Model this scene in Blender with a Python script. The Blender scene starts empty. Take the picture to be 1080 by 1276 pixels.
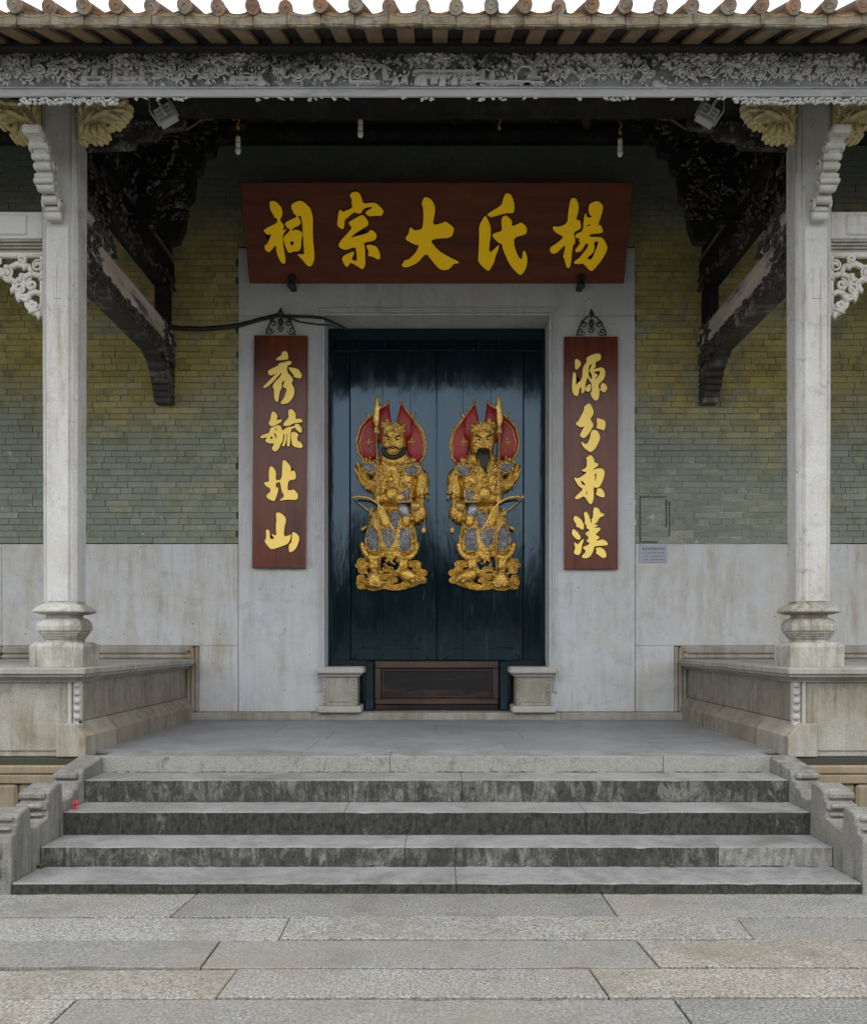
import bpy, math, random
from mathutils import Vector, noise
R = math.radians
S = bpy.context.scene
COL = S.collection
rnd = random.Random(7)

# ------------------------------------------------------------------ camera, sky, sun, exposure
CZ = 1.498
cam_d = bpy.data.cameras.new('camera')
cam = bpy.data.objects.new('camera', cam_d); COL.objects.link(cam)
cam.location = (0, 0, CZ); cam.rotation_euler = (R(90), 0, 0)
cam_d.sensor_fit = 'HORIZONTAL'; cam_d.sensor_width = 36; cam_d.lens = 36
cam_d.shift_x = -4/1080; cam_d.shift_y = 159/1080
cam_d.clip_start = 0.1; cam_d.clip_end = 2000
S.camera = cam

SUN_EL, SUN_ROT = 60, 190
W = bpy.data.worlds.new('World'); S.world = W; W.use_nodes = True
nt = W.node_tree; nt.nodes.clear()
sky = nt.nodes.new('ShaderNodeTexSky'); sky.sky_type = 'NISHITA'; sky.sun_disc = False
sky.sun_elevation = R(SUN_EL); sky.sun_rotation = R(SUN_ROT)
sky.dust_density = 3.0; sky.ozone_density = 1.0; sky.air_density = 1.0
hs = nt.nodes.new('ShaderNodeHueSaturation'); hs.inputs['Saturation'].default_value = 0.22
bg = nt.nodes.new('ShaderNodeBackground'); bg.inputs['Strength'].default_value = 0.15
wo = nt.nodes.new('ShaderNodeOutputWorld')
nt.links.new(sky.outputs[0], hs.inputs['Color']); 
veil = nt.nodes.new('ShaderNodeMix'); veil.data_type = 'RGBA'; veil.inputs[0].default_value = .8      # even overcast over the clear sky
veil.inputs[7].default_value = (7.6, 7.75, 8.0, 1)
nt.links.new(hs.outputs[0], veil.inputs[6]); nt.links.new(veil.outputs[2], bg.inputs['Color'])
nt.links.new(bg.outputs[0], wo.inputs['Surface'])
sd = bpy.data.lights.new('sun', 'SUN'); sd.energy = 0.5; sd.angle = R(28); sd.color = (1, .97, .92)
sun = bpy.data.objects.new('sun', sd); COL.objects.link(sun)
_el, _az = R(SUN_EL), R(SUN_ROT)
_dir = Vector((math.sin(_az)*math.cos(_el), math.cos(_az)*math.cos(_el), math.sin(_el)))   # towards the sun
sun.rotation_euler = _dir.to_track_quat('Z', 'Y').to_euler()
sun.location = (0, -5, 20)
S.view_settings.view_transform = 'Standard'; S.view_settings.look = 'None'
S.view_settings.gamma = 1; S.view_settings.use_curve_mapping = False
S.view_settings.exposure = 0.97

# ------------------------------------------------------------------ materials
def lin(c):
    return tuple(((v/255)/12.92 if v/255 <= .04045 else ((v/255+.055)/1.055)**2.4) for v in c)
class NT:
    def __init__(self, name):
        self.m = bpy.data.materials.new(name); self.m.use_nodes = True
        self.t = self.m.node_tree; self.t.nodes.clear()
        self.out = self.n('ShaderNodeOutputMaterial'); self.b = self.n('ShaderNodeBsdfPrincipled')
        self.l(self.b.outputs[0], self.out.inputs[0])
        self.pos = self.n('ShaderNodeNewGeometry').outputs['Position']
    def n(self, t): return self.t.nodes.new(t)
    def l(self, a, b): self.t.links.new(a, b)
    def set(self, sock, v):
        if hasattr(v, 'links') or hasattr(v, 'is_linked'): self.l(v, sock)
        else:
            if isinstance(v, tuple) and len(v) == 3 and sock.type == 'RGBA': v = v + (1,)
            sock.default_value = v
    def noise(self, scale, detail=6, rough=.6, sc=(1, 1, 1), off=(0, 0, 0), dist=0.0):
        mp = self.n('ShaderNodeMapping'); self.l(self.pos, mp.inputs[0])
        mp.inputs['Scale'].default_value = sc; mp.inputs['Location'].default_value = off
        k = self.n('ShaderNodeTexNoise'); self.l(mp.outputs[0], k.inputs['Vector'])
        k.inputs['Scale'].default_value = scale; k.inputs['Detail'].default_value = detail
        k.inputs['Roughness'].default_value = rough; k.inputs['Distortion'].default_value = dist
        return k.outputs['Fac']
    def vor(self, scale, sc=(1, 1, 1)):
        mp = self.n('ShaderNodeMapping'); self.l(self.pos, mp.inputs[0]); mp.inputs['Scale'].default_value = sc
        k = self.n('ShaderNodeTexVoronoi'); self.l(mp.outputs[0], k.inputs['Vector']); k.inputs['Scale'].default_value = scale
        return k.outputs['Distance']
    def ramp(self, fac, a, b, lo=0.0, hi=1.0):
        k = self.n('ShaderNodeMapRange'); self.l(fac, k.inputs[0])
        k.inputs[1].default_value = a; k.inputs[2].default_value = b
        k.inputs[3].default_value = lo; k.inputs[4].default_value = hi
        return k.outputs[0]
    def mix(self, fac, a, b, mode='MIX'):
        k = self.n('ShaderNodeMix'); k.data_type = 'RGBA'; k.blend_type = mode; k.clamp_factor = True
        self.set(k.inputs[0], fac); self.set(k.inputs[6], a); self.set(k.inputs[7], b)
        return k.outputs[2]
    def math(self, op, a, b=0.0):
        k = self.n('ShaderNodeMath'); k.operation = op
        self.set(k.inputs[0], a); self.set(k.inputs[1], b); return k.outputs[0]
    def xyz(self):
        k = self.n('ShaderNodeSeparateXYZ'); self.l(self.pos, k.inputs[0]); return k.outputs
    def rand(self):
        a = self.n('ShaderNodeObjectInfo').outputs['Random']; b = self.n('ShaderNodeNewGeometry').outputs['Random Per Island']
        return self.math('FRACT', self.math('ADD', a, b))
    def bump(self, h, strength=.3, dist=.01, prev=None):
        k = self.n('ShaderNodeBump'); self.l(h, k.inputs['Height'])
        k.inputs['Strength'].default_value = strength; k.inputs['Distance'].default_value = dist
        if prev is not None: self.l(prev, k.inputs['Normal'])
        return k.outputs[0]
    def done(self, col, rough=.7, normal=None, metal=0.0, spec=None, coat=None):
        self.set(self.b.inputs['Base Color'], col); self.set(self.b.inputs['Roughness'], rough)
        self.set(self.b.inputs['Metallic'], metal)
        if normal is not None: self.l(normal, self.b.inputs['Normal'])
        if spec is not None: self.b.inputs['Specular IOR Level'].default_value = spec
        if coat is not None:
            self.b.inputs['Coat Weight'].default_value = coat[0]; self.b.inputs['Coat Roughness'].default_value = coat[1]
        return self.m

def stone(name, c, speck=.35, blotch=None, bamt=.5, streak=None, samt=.0, rscale=1.0, rough=.8, tint=.0, bump=.35, ssc=9, rust=(), dirt=.5):
    """granite: fine speckle, broad blotches, stains that run down"""
    t = NT(name)
    f = t.noise(150*rscale, 3, .7); f2 = t.noise(60*rscale, 4, .7, off=(3, 1, 2))
    dark = tuple(v*(1-speck) for v in c); light = tuple(min(1, v*(1+speck*.8)) for v in c)
    col = t.mix(t.ramp(f, .36, .64), dark, light)
    col = t.mix(t.ramp(f2, .35, .65, 0, .5), col, tuple(v*.8 for v in c))
    if tint:
        r = t.rand()
        col = t.mix(t.ramp(r, 0, 1, 0, tint), col, tuple(v*.62 for v in c))
    if blotch:
        b = t.noise(1.7, 7, .68, off=(9, 4, 1), dist=.6)
        col = t.mix(t.ramp(b, .44, .68, 0, bamt), col, blotch)
    if streak:
        s = t.noise(ssc, 6, .75, sc=(1, 1, .12)); s2 = t.noise(2.2, 5, .65, off=(2, 7, 5))
        col = t.mix(t.math('MULTIPLY', t.ramp(s, .42, .66), t.ramp(s2, .35, .62, 0, samt)), col, streak)
    if dirt:
        d1 = t.noise(6.5, 9, .82, off=(11, 3, 6), dist=.4); d3 = t.noise(1.1, 4, .6, off=(2, 8, 8))
        col = t.mix(t.math('MULTIPLY', t.ramp(d1, .52, .66), t.ramp(d3, .38, .6, .15*dirt, dirt)), col, tuple(v*.42 for v in c))
        col = t.mix(t.ramp(t.noise(26, 2, .4, off=(1, 1, 9)), .755, .775, 0, .7), col, (.07, .06, .05))
    for (x0, w, z0, z1, am) in rust:
        x, y, z = t.xyz(); d = t.math('ABSOLUTE', t.math('SUBTRACT', x, x0)); wob = t.noise(16, 4, .6, off=(x0, 2, 2))
        k = t.math('MULTIPLY', t.ramp(t.math('ADD', d, t.math('MULTIPLY', wob, w*.9)), w*1.25, w*.4), t.math('MULTIPLY', t.ramp(z, z0, z0+(z1-z0)*.6), t.ramp(z, z1+.02, z1-.01)))
        col = t.mix(t.math('MULTIPLY', k, am), col, (.26, .15, .05))
    n = t.bump(f, bump, .004); n = t.bump(t.noise(14, 6, .6), bump*.8, .012, n)
    return t.done(col, rough, n, spec=.18)

M = {}
M['granite'] = stone('granite_pale', (.43, .42, .40), .18, (.34, .315, .25), .45, (.24, .19, .12), .42, tint=.0, bump=.25)
M['granite_base'] = stone('granite_weathered', (.45, .44, .40), .22, (.23, .21, .15), .9, (.09, .075, .045), .95, bump=.5, dirt=1.0, ssc=18)
M['bench_dirty'] = stone('granite_bench_dirty', (.27, .25, .205), .3, (.17, .145, .10), .75, (.09, .075, .05), .85, bump=.4, dirt=.9)
M['granite_col'] = stone('granite_column', (.51, .51, .50), .16, (.42, .405, .36), .4, (.27, .215, .135), .6, bump=.22, ssc=14, dirt=.8, rust=((-2.825, .016, 3.85, 4.37, .9), (-2.97, .035, 3.5, 4.12, .45), (-2.985, .012, 4.0, 4.45, .5), (3.02, .03, 3.3, 4.05, .5), (3.02, .012, 3.7, 4.42, .6), (2.9, .01, 4.1, 4.3, .4)))
M['dado'] = stone('granite_dado', (.52, .53, .545), .16, (.43, .42, .35), .75, (.31, .27, .19), .85, bump=.22, dirt=.45)
M['surround'] = stone('granite_surround', (.525, .545, .57), .14, (.45, .445, .41), .7, (.33, .325, .29), .75, bump=.22, dirt=.45)
M['bench'] = stone('granite_bench', (.355, .345, .30), .3, (.20, .175, .12), .75, (.15, .125, .08), .9, bump=.4, dirt=.8, rust=((-2.70, .07, .6, 1.5, .75), (2.70, .06, .6, 1.5, .45), (-3.4, .05, .6, 1.2, .35), (3.5, .10, .5, 1.2, .35)))
M['bench_cap'] = stone('granite_cap', (.36, .355, .325), .25, (.20, .18, .14), .6, (.14, .12, .09), .75, bump=.35)
M['ochre'] = stone('ochre_sandstone', (.27, .215, .145), .25, (.24, .22, .17), .7, (.11, .09, .06), .6)
M['yellowstone'] = stone('yellow_carved_stone', (.74, .63, .32), .2, (.55, .50, .35), .6, (.34, .29, .17), .5, bump=.6)
M['corbel'] = stone('corbel_stone', (.53, .53, .50), .2, (.38, .37, .28), .7, (.24, .24, .15), .6, bump=.5)
M['pave'] = stone('granite_paving', (.275, .272, .255), .85, (.215, .19, .15), .7, (.13, .13, .12), .6, rscale=.5, tint=.62, bump=1.0, ssc=3)
M['pave_dark'] = stone('granite_paving_dark', (.235, .233, .225), .85, (.16, .15, .125), .7, (.10, .10, .09), .6, rscale=.5, tint=.2, bump=1.0, ssc=3)
M['pave_warm'] = stone('granite_paving_warm', (.285, .272, .24), .8, (.22, .19, .145), .8, (.13, .12, .10), .6, rscale=.5, tint=.2, bump=1.0, ssc=3)
M['pave_pale'] = stone('granite_paving_pale', (.30, .297, .28), .8, (.26, .24, .20), .7, (.15, .15, .14), .6, rscale=.5, tint=.2, bump=1.0, ssc=3)
M['floor'] = stone('granite_floor', (.255, .26, .275), .24, (.165, .17, .175), .85, (.13, .13, .13), .6, rough=.55, bump=.15, tint=.25)
M['tread'] = stone('granite_tread', (.285, .285, .285), .42, (.15, .148, .143), .95, (.10, .10, .095), .7, rough=.75, bump=.35, tint=.25)
M['stringer'] = stone('granite_stringer', (.265, .26, .24), .6, (.16, .155, .13), .8, (.06, .06, .05), .9, bump=1.0, dirt=1.0)

def riser_mat(name, lo, hi, amt):
    t = NT(name)
    f = t.noise(120, 3, .7); base = t.mix(t.ramp(f, .3, .7), (.17, .168, .15), (.33, .325, .295))
    s = t.noise(13, 9, .82, sc=(1, 1, .34), dist=1.2); s2 = t.noise(2.4, 7, .75, off=(4, 2, 8), sc=(1, 1, 1.3)); s3 = t.noise(45, 5, .7, sc=(1, 1, .5))
    k = t.math('ADD', t.math('MULTIPLY', s, .56), t.math('ADD', t.math('MULTIPLY', s2, .36), t.math('MULTIPLY', s3, .20)))
    mould = t.mix(t.ramp(s3, .35, .68), (.008, .009, .008), (.055, .055, .048))
    col = t.mix(t.ramp(k, lo, hi, 0, amt), base, mould)
    n = t.bump(f, .5, .004); n = t.bump(t.noise(25, 6, .6), .5, .012, n)
    return t.done(col, .85, n, spec=.2)
M['riser_light'] = riser_mat('mouldy_riser_light', .58, .70, .9)
M['riser'] = riser_mat('mouldy_riser', .41, .58, .95)
M['riser_mid'] = riser_mat('mouldy_riser_mid', .52, .68, .9)
M['riser_dark'] = riser_mat('mouldy_riser_dark', .36, .50, .97)

def brick_mat():
    t = NT('old_grey_brick'); x, y, z = t.xyz()
    r = t.rand()
    n1 = t.noise(.75, 5, .6, off=(1, 5, 2)); n2 = t.noise(2.6, 8, .75, off=(6, 2, 1), dist=.5); f = t.noise(48, 6, .75)
    grey = t.mix(r, (.21, .24, .195), (.275, .29, .235))
    och = t.mix(r, (.34, .285, .085), (.44, .37, .115))
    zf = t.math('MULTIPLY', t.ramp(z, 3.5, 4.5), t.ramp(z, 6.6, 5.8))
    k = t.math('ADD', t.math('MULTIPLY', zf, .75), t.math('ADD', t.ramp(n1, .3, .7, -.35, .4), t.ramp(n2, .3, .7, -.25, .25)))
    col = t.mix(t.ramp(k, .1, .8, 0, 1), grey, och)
    col = t.mix(t.ramp(n2, .50, .62, 0, .75), col, (.185, .235, .20)); col = t.mix(t.ramp(t.noise(5, 7, .75, off=(1, 9, 3)), .50, .64, 0, .7), col, (.15, .14, .075))
    teal = t.math('MULTIPLY', t.ramp(t.noise(1.6, 7, .7, off=(7, 7, 2), dist=.5), .40, .58), t.ramp(z, 4.3, 3.3))
    col = t.mix(t.math('MULTIPLY', teal, .65), col, (.17, .215, .20))
    r2 = t.math('FRACT', t.math('MULTIPLY', r, 7.31)); col = t.mix(t.ramp(r2, .75, 1.0, 0, .35), col, (.15, .15, .10)); col = t.mix(t.ramp(r2, .25, 0, 0, .2), col, (.50, .47, .34))
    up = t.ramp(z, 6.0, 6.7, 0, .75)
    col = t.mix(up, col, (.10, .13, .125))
    col = t.mix(t.ramp(f, .35, .7, 0, .35), col, (.17, .16, .11))
    # pale lime splashes low on the wall
    sp = t.noise(9, 8, .8, off=(2, 3, 8))
    col = t.mix(t.math('MULTIPLY', t.ramp(sp, .60, .66), t.ramp(z, 4.3, 3.2, 0, .6)), col, (.62, .60, .52))
    nn = t.bump(f, .5, .004); nn = t.bump(t.noise(22, 5, .6), .9, .012, nn)
    return t.done(col, .85, nn, spec=.1)
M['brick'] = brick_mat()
def mortar_mat():
    t = NT('lime_mortar'); x, y, z = t.xyz()
    n = t.noise(2.0, 5, .6)
    k = t.math('MULTIPLY', t.ramp(t.math('ADD', x, t.math('MULTIPLY', n, 1.2)), 1.9, 3.0), t.math('MULTIPLY', t.ramp(x, 4.6, 3.6), t.ramp(t.math('ADD', z, t.math('MULTIPLY', n, .8)), 4.0, 3.5)))
    col = t.mix(t.ramp(n, .3, .7), (.035, .03, .016), (.09, .08, .042))
    col = t.mix(k, col, (.66, .68, .64))
    return t.done(col, .9)
M['mortar'] = mortar_mat()

def wood(name, c1, c2, rough, sc=(1, 1, .1), scale=12, bumpd=.15, spec=.5, worn=None, wamt=.0, coat=None, wave=0, scratch=None):
    t = NT(name)
    f = t.noise(scale, 7, .7, sc=sc); g = t.noise(scale*5, 4, .7, sc=sc); b = t.noise(2.5, 5, .6)
    col = t.mix(t.ramp(f, .3, .7), c1, c2)
    col = t.mix(t.ramp(b, .4, .7, 0, .4), col, c1)
    if worn: col = t.mix(t.math('MULTIPLY', t.ramp(t.noise(5, 8, .75, sc=sc, off=(5, 5, 5)), .52, .66), wamt), col, worn)
    if scratch:
        sp = t.math('MULTIPLY', t.ramp(t.noise(26, 5, .7, sc=(1, 1, .05), off=(3, 1, 4)), .60, .66), t.ramp(t.noise(3.5, 5, .7, off=(8, 8, 1)), .46, .62))
        col = t.mix(t.math('MULTIPLY', sp, .4), col, scratch)
        rough = t.math('ADD', t.ramp(t.noise(7, 7, .75, sc=(1, 1, .22), off=(2, 2, 2)), .42, .7, rough*.8, rough*1.5), t.math('MULTIPLY', sp, .2))
    n = t.bump(g, bumpd, .003)
    if wave: n = t.bump(t.noise(5, 3, .5, sc=(1, 1, .35)), wave, .02, n)
    return t.done(col, rough, n, spec=spec, coat=coat)
M['door'] = wood('blue_black_lacquer', (.003, .007, .010), (.006, .015, .019), .11, scale=9, bumpd=.12, spec=.70, worn=(.015, .035, .04), wamt=.4, wave=.2, scratch=(.07, .13, .14))
_t = M['door'].node_tree
_p = M['door'].node_tree.nodes['Principled BSDF']; _p.inputs['Specular Tint'].default_value = (.58, .80, 1.0, 1); _p.inputs['IOR'].default_value = 1.5
M['board'] = wood('red_brown_lacquer', (.085, .019, .009), (.165, .038, .012), .22, scale=14, bumpd=.06, spec=.32, wave=.06, worn=(.035, .010, .007), wamt=.85)
M['plaque'] = wood('red_brown_plaque', (.10, .027, .014), (.17, .047, .020), .42, sc=(.1, 1, 1), scale=14, bumpd=.1, spec=.15, worn=(.06, .018, .012), wamt=.7)
M['threshold'] = wood('worn_threshold', (.006, .006, .008), (.016, .013, .013), .5, sc=(.12, 1, 1), scale=9, bumpd=.3, spec=.25, worn=(.10, .05, .034), wamt=.6)
M['threshold_frame'] = wood('worn_threshold_frame', (.022, .013, .010), (.085, .040, .027), .55, sc=(.2, 1, .2), scale=9, bumpd=.3, worn=(.02, .018, .018), wamt=.8)
M['black_timber'] = wood('black_timber', (.006, .006, .007), (.018, .016, .015), .6, sc=(1, .15, 1), scale=9, bumpd=.35, worn=(.08, .075, .07), wamt=.3, spec=.15)
M['worn_beam'] = wood('worn_painted_beam', (.32, .27, .215), (.58, .54, .49), .6, sc=(1, .2, 1), scale=5, bumpd=.3, worn=(.045, .024, .015), wamt=1.0)
M['dark_carving'] = wood('sooty_carving', (.010, .010, .010), (.045, .044, .043), .55, sc=(1, 1, 1), scale=14, bumpd=.3, worn=(.36, .36, .36), wamt=.55)
M['sooty'] = wood('sooty_black_carving', (.012, .011, .010), (.045, .041, .037), .6, sc=(1, 1, 1), scale=14, bumpd=.3, worn=(.30, .28, .26), wamt=.6)
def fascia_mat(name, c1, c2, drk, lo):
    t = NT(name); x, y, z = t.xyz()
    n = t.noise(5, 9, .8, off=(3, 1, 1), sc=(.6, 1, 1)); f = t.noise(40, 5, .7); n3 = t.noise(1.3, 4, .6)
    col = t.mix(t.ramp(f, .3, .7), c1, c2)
    k = t.math('ADD', t.ramp(z, 5.46, 5.68, lo, .30), t.math('ADD', t.math('MULTIPLY', n, 1.1), t.math('MULTIPLY', n3, .5)))  # noise gives paint wear; eave shade put into the colour towards the top
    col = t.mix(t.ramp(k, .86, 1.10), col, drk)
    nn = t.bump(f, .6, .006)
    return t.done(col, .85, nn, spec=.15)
M['fascia'] = wood('grey_weathered_board', (.07, .078, .078), (.17, .18, .18), .8, sc=(.3, 1, 1), scale=6, bumpd=.4, spec=.2, worn=(.33, .34, .35), wamt=.8)
M['fascia_paint'] = wood('flaking_white_paint', (.48, .49, .51), (.72, .73, .75), .8, sc=(1, 1, 1), scale=9, bumpd=.4, spec=.2, worn=(.07, .075, .075), wamt=.75)
M['fascia'] = fascia_mat('worn_shaded_board_paint', (.30, .31, .33), (.44, .455, .48), (.045, .048, .05), .10)
M['fascia_paint'] = fascia_mat('worn_shaded_relief_paint', (.52, .53, .56), (.74, .75, .78), (.07, .075, .075), -.08)
M['fascia_lip'] = wood('white_lip_paint', (.44, .45, .465), (.60, .61, .63), .8, sc=(.2, 1, 1), scale=9, bumpd=.4, spec=.2, worn=(.16, .16, .155), wamt=.6)
M['white_fringe'] = wood('white_fringe_paint', (.55, .56, .57), (.70, .71, .72), .7, sc=(1, 1, 1), scale=9)
M['rafter'] = wood('brown_rafter', (.17, .11, .065), (.30, .215, .135), .75, sc=(1, .15, 1), scale=10, bumpd=.3, spec=.25, worn=(.16, .15, .10), wamt=.5)
M['iron'] = wood('black_iron', (.012, .012, .012), (.03, .028, .026), .5, sc=(1, 1, 1))
def tile_mat(name, cs, dark):
    t = NT(name); r = t.rand()
    n = t.noise(14, 7, .7); f = t.noise(60, 4, .7)
    col = t.mix(r, cs[0], cs[1])
    col = t.mix(t.ramp(t.noise(9, 4, .6, off=(4, 4, 4)), .45, .62), col, cs[2])
    col = t.mix(t.ramp(n, .46, .66, 0, .8), col, dark)
    nn = t.bump(f, .6, .004)
    return t.done(col, .85, nn, spec=.2)
M['tube_tile'] = tile_mat('clay_tube_tile', ((.20, .14, .095), (.30, .16, .09), (.26, .235, .195)), (.085, .072, .06))
M['tube_body'] = tile_mat('dark_tube_body', ((.11, .08, .06), (.16, .10, .065), (.13, .12, .10)), (.05, .045, .035))  # tube bodies darker than their end discs
M['drip_tile'] = tile_mat('clay_drip_tile', ((.135, .105, .068), (.20, .155, .105), (.17, .155, .12)), (.055, .048, .034))
M['pan_tile'] = tile_mat('orange_pan_tile', ((.26, .13, .055), (.34, .19, .085), (.18, .125, .08)), (.09, .062, .042))
M['soffit'] = wood('sooty_soffit', (.014, .012, .013), (.035, .03, .028), .85)
def gold_mat(name, c1, c2, rough, metal, bump):
    t = NT(name)
    n = t.noise(46, 7, .75); b = t.noise(13, 6, .65)
    col = t.mix(t.ramp(b, .35, .65), c1, c2)
    col = t.mix(t.ramp(n, .48, .64, 0, .75), col, tuple(v*.22 for v in c1))
    nn = t.bump(n, bump, .012); nn = t.bump(t.vor(42), bump*.7, .010, nn)
    return t.done(col, rough, nn, metal=metal)
M['gold'] = gold_mat('gilded_relief', (.58, .32, .045), (.95, .62, .15), .32, .8, .8)
M['gold_smooth'] = gold_mat('gilded_trim', (.68, .42, .09), (.92, .64, .22), .34, .5, .25)
M['armour'] = gold_mat('grey_scale_armour', (.20, .19, .20), (.46, .45, .48), .38, .5, .25)
M['red'] = wood('crimson_paint', (.27, .006, .011), (.42, .013, .017), .4, sc=(1, 1, .3), scale=9)
M['beard'] = wood('dark_beard_paint', (.015, .013, .010), (.04, .032, .02), .5)
def flat(name, c, rough=.5, metal=0.0, spec=None, var=.35):
    t = NT(name); n = t.noise(25, 5, .6)
    col = t.mix(t.ramp(n, .4, .7, 0, var), c, tuple(v*.7 for v in c))
    return t.done(col, rough, None, metal, spec)
M['yellow'] = flat('yellow_lettering', (1.0, .62, .014), .38, metal=.85, var=.08)
M['gold_letter'] = flat('pale_gold_lettering', (.97, .70, .17), .45, metal=.35, var=.15)
M['outline'] = flat('dark_brown_outline', (.035, .012, .004), .6, spec=.1)
M['cable'] = flat('black_cable', (.008, .008, .008), .5)
M['white'] = flat('white_plastic', (.88, .88, .86), .4)
M['lampgrey'] = flat('grey_painted_metal', (.42, .43, .42), .5)
M['orange'] = flat('orange_cord', (.55, .24, .02), .6)
M['noticeplate'] = flat('blue_grey_plate', (.30, .32, .37), .35)
M['ink'] = flat('dark_print', (.03, .035, .05), .5)
M['redpaper'] = flat('red_paper', (.45, .02, .06), .7)
M['weed'] = flat('weed_green', (.06, .13, .03), .7)
M['leafwall'] = flat('tree_foliage', (.035, .055, .025), .8)
M['whitecarve'] = stone('white_carved_stone', (.60, .59, .55), .15, (.48, .455, .37), .5, (.34, .31, .24), .4, bump=.4)
M['dirt'] = stone('ground_dirt', (.20, .19, .165), .4, None, 0, None, 0)
M['joint'] = flat('joint_dirt', (.045, .043, .03), .95)
M['moss'] = flat('dark_joint_dirt', (.022, .024, .016), .95)
M['greenpaint'] = flat('faded_dark_outline', (.05, .065, .06), .9)

# ------------------------------------------------------------------ mesh helpers
ORG = {}
class MB:
    def __init__(self, xf=None): self.v = []; self.f = []; self.mi = []; self.xf = xf; self.m = 0; self.sm = []
    def add(self, vs, fs, smooth=False):
        b = len(self.v)
        self.v += [self.xf(*p) for p in vs] if self.xf else [tuple(p) for p in vs]
        for f in fs: self.f.append(tuple(b+i for i in f)); self.mi.append(self.m); self.sm.append(smooth)
        return self
    def box(self, x0, x1, y0, y1, z0, z1, c=0.0):
        if c <= 0:
            vs = [(x, y, z) for x in (x0, x1) for y in (y0, y1) for z in (z0, z1)]
            return self.add(vs, [(0, 1, 3, 2), (4, 6, 7, 5), (0, 4, 5, 1), (2, 3, 7, 6), (0, 2, 6, 4), (1, 5, 7, 3)])
        c = min(c, .45*abs(x1-x0), .45*abs(y1-y0), .45*abs(z1-z0))
        X, Y, Z = (x0, x1), (y0, y1), (z0, z1); vs = []; idx = {}
        for i in (0, 1):
            for j in (0, 1):
                for k in (0, 1):
                    sx, sy, sz = (1-2*i)*c, (1-2*j)*c, (1-2*k)*c
                    for a, p in enumerate(((X[i], Y[j]+sy, Z[k]+sz), (X[i]+sx, Y[j], Z[k]+sz), (X[i]+sx, Y[j]+sy, Z[k]))):
                        idx[i, j, k, a] = len(vs); vs.append(p)
        F = []
        for i in (0, 1): F.append([idx[i, j, k, 0] for j, k in ((0, 0), (0, 1), (1, 1), (1, 0))])
        for j in (0, 1): F.append([idx[i, j, k, 1] for i, k in ((0, 0), (1, 0), (1, 1), (0, 1))])
        for k in (0, 1): F.append([idx[i, j, k, 2] for i, j in ((0, 0), (0, 1), (1, 1), (1, 0))])
        for a in (0, 1):
            for b in (0, 1):
                F.append([idx[0, a, b, 1], idx[1, a, b, 1], idx[1, a, b, 2], idx[0, a, b, 2]])
                F.append([idx[a, 0, b, 0], idx[a, 1, b, 0], idx[a, 1, b, 2], idx[a, 0, b, 2]])
                F.append([idx[a, b, 0, 0], idx[a, b, 1, 0], idx[a, b, 1, 1], idx[a, b, 0, 1]])
        for i in (0, 1):
            for j in (0, 1):
                for k in (0, 1): F.append([idx[i, j, k, a] for a in (0, 1, 2)])
        return self.add(vs, F)
    def prism(self, poly, d0, d1, ax='y', c=0.0):
        """extrude a 2-D outline; ax = extrusion axis: y -> (u,w)=(x,z); x -> (y,z); z -> (x,y)"""
        def P(u, w, d): return (u, d, w) if ax == 'y' else ((d, u, w) if ax == 'x' else (u, w, d))
        n = len(poly)
        if c > 0:
            ins = inset(poly, c); s = 1 if d1 > d0 else -1
            rings = [[P(u, w, d0) for u, w in ins], [P(u, w, d0+s*c) for u, w in poly], [P(u, w, d1-s*c) for u, w in poly], [P(u, w, d1) for u, w in ins]]
        else: rings = [[P(u, w, d0) for u, w in poly], [P(u, w, d1) for u, w in poly]]
        vs = [p for r in rings for p in r]; F = []
        for k in range(len(rings)-1):
            for i in range(n): j = (i+1) % n; F.append((k*n+i, k*n+j, (k+1)*n+j, (k+1)*n+i))
        F.append(tuple(range(n-1, -1, -1))); F.append(tuple((len(rings)-1)*n+i for i in range(n)))
        return self.add(vs, F)
    def loft(self, rings, smooth=False, caps=True):
        n = len(rings[0]); vs = [p for r in rings for p in r]; F = []
        for k in range(len(rings)-1):
            for i in range(n): j = (i+1) % n; F.append((k*n+i, k*n+j, (k+1)*n+j, (k+1)*n+i))
        if caps: F.append(tuple(range(n-1, -1, -1))); F.append(tuple((len(rings)-1)*n+i for i in range(n)))
        return self.add(vs, F, smooth)
    def tube(self, pts, r, n=6):
        pts = [Vector(p) for p in pts]; rings = []
        rr = r if isinstance(r, (list, tuple)) else [r]*len(pts)
        up = Vector((.13, .97, .21))
        for i, p in enumerate(pts):
            t = (pts[min(i+1, len(pts)-1)]-pts[max(i-1, 0)])
            if t.length < 1e-9: t = Vector((0, 0, 1))
            t.normalize(); a = t.cross(up)
            if a.length < .05: a = t.cross(Vector((1, 0, 0)))
            a.normalize(); b = t.cross(a)
            rings.append([tuple(p+rr[i]*(math.cos(2*math.pi*k/n)*a+math.sin(2*math.pi*k/n)*b)) for k in range(n)])
        return self.loft(rings, True)
    def ball(self, c, r, n=8, m=5):
        rx, ry, rz = r if isinstance(r, tuple) else (r, r, r); rings = []
        for k in range(1, m):
            a = math.pi*k/m
            rings.append([(c[0]+rx*math.sin(a)*math.cos(2*math.pi*i/n), c[1]+ry*math.sin(a)*math.sin(2*math.pi*i/n), c[2]-rz*math.cos(a)) for i in range(n)])
        return self.loft(rings, True)
    def puff(self, poly, w0, d, prof=((1, 0), (.96, .45), (.82, .78), (.55, .95), (.2, 1))):
        """pillow relief over an outline (u, v); w rises from w0 by d (local space u, w, v)"""
        cu = sum(p[0] for p in poly)/len(poly); cv = sum(p[1] for p in poly)/len(poly); n = len(poly)
        rings = [[(cu+(u-cu)*k, w0+d*h, cv+(v-cv)*k) for u, v in poly] for k, h in prof]
        return self.loft(rings, True)
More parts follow.
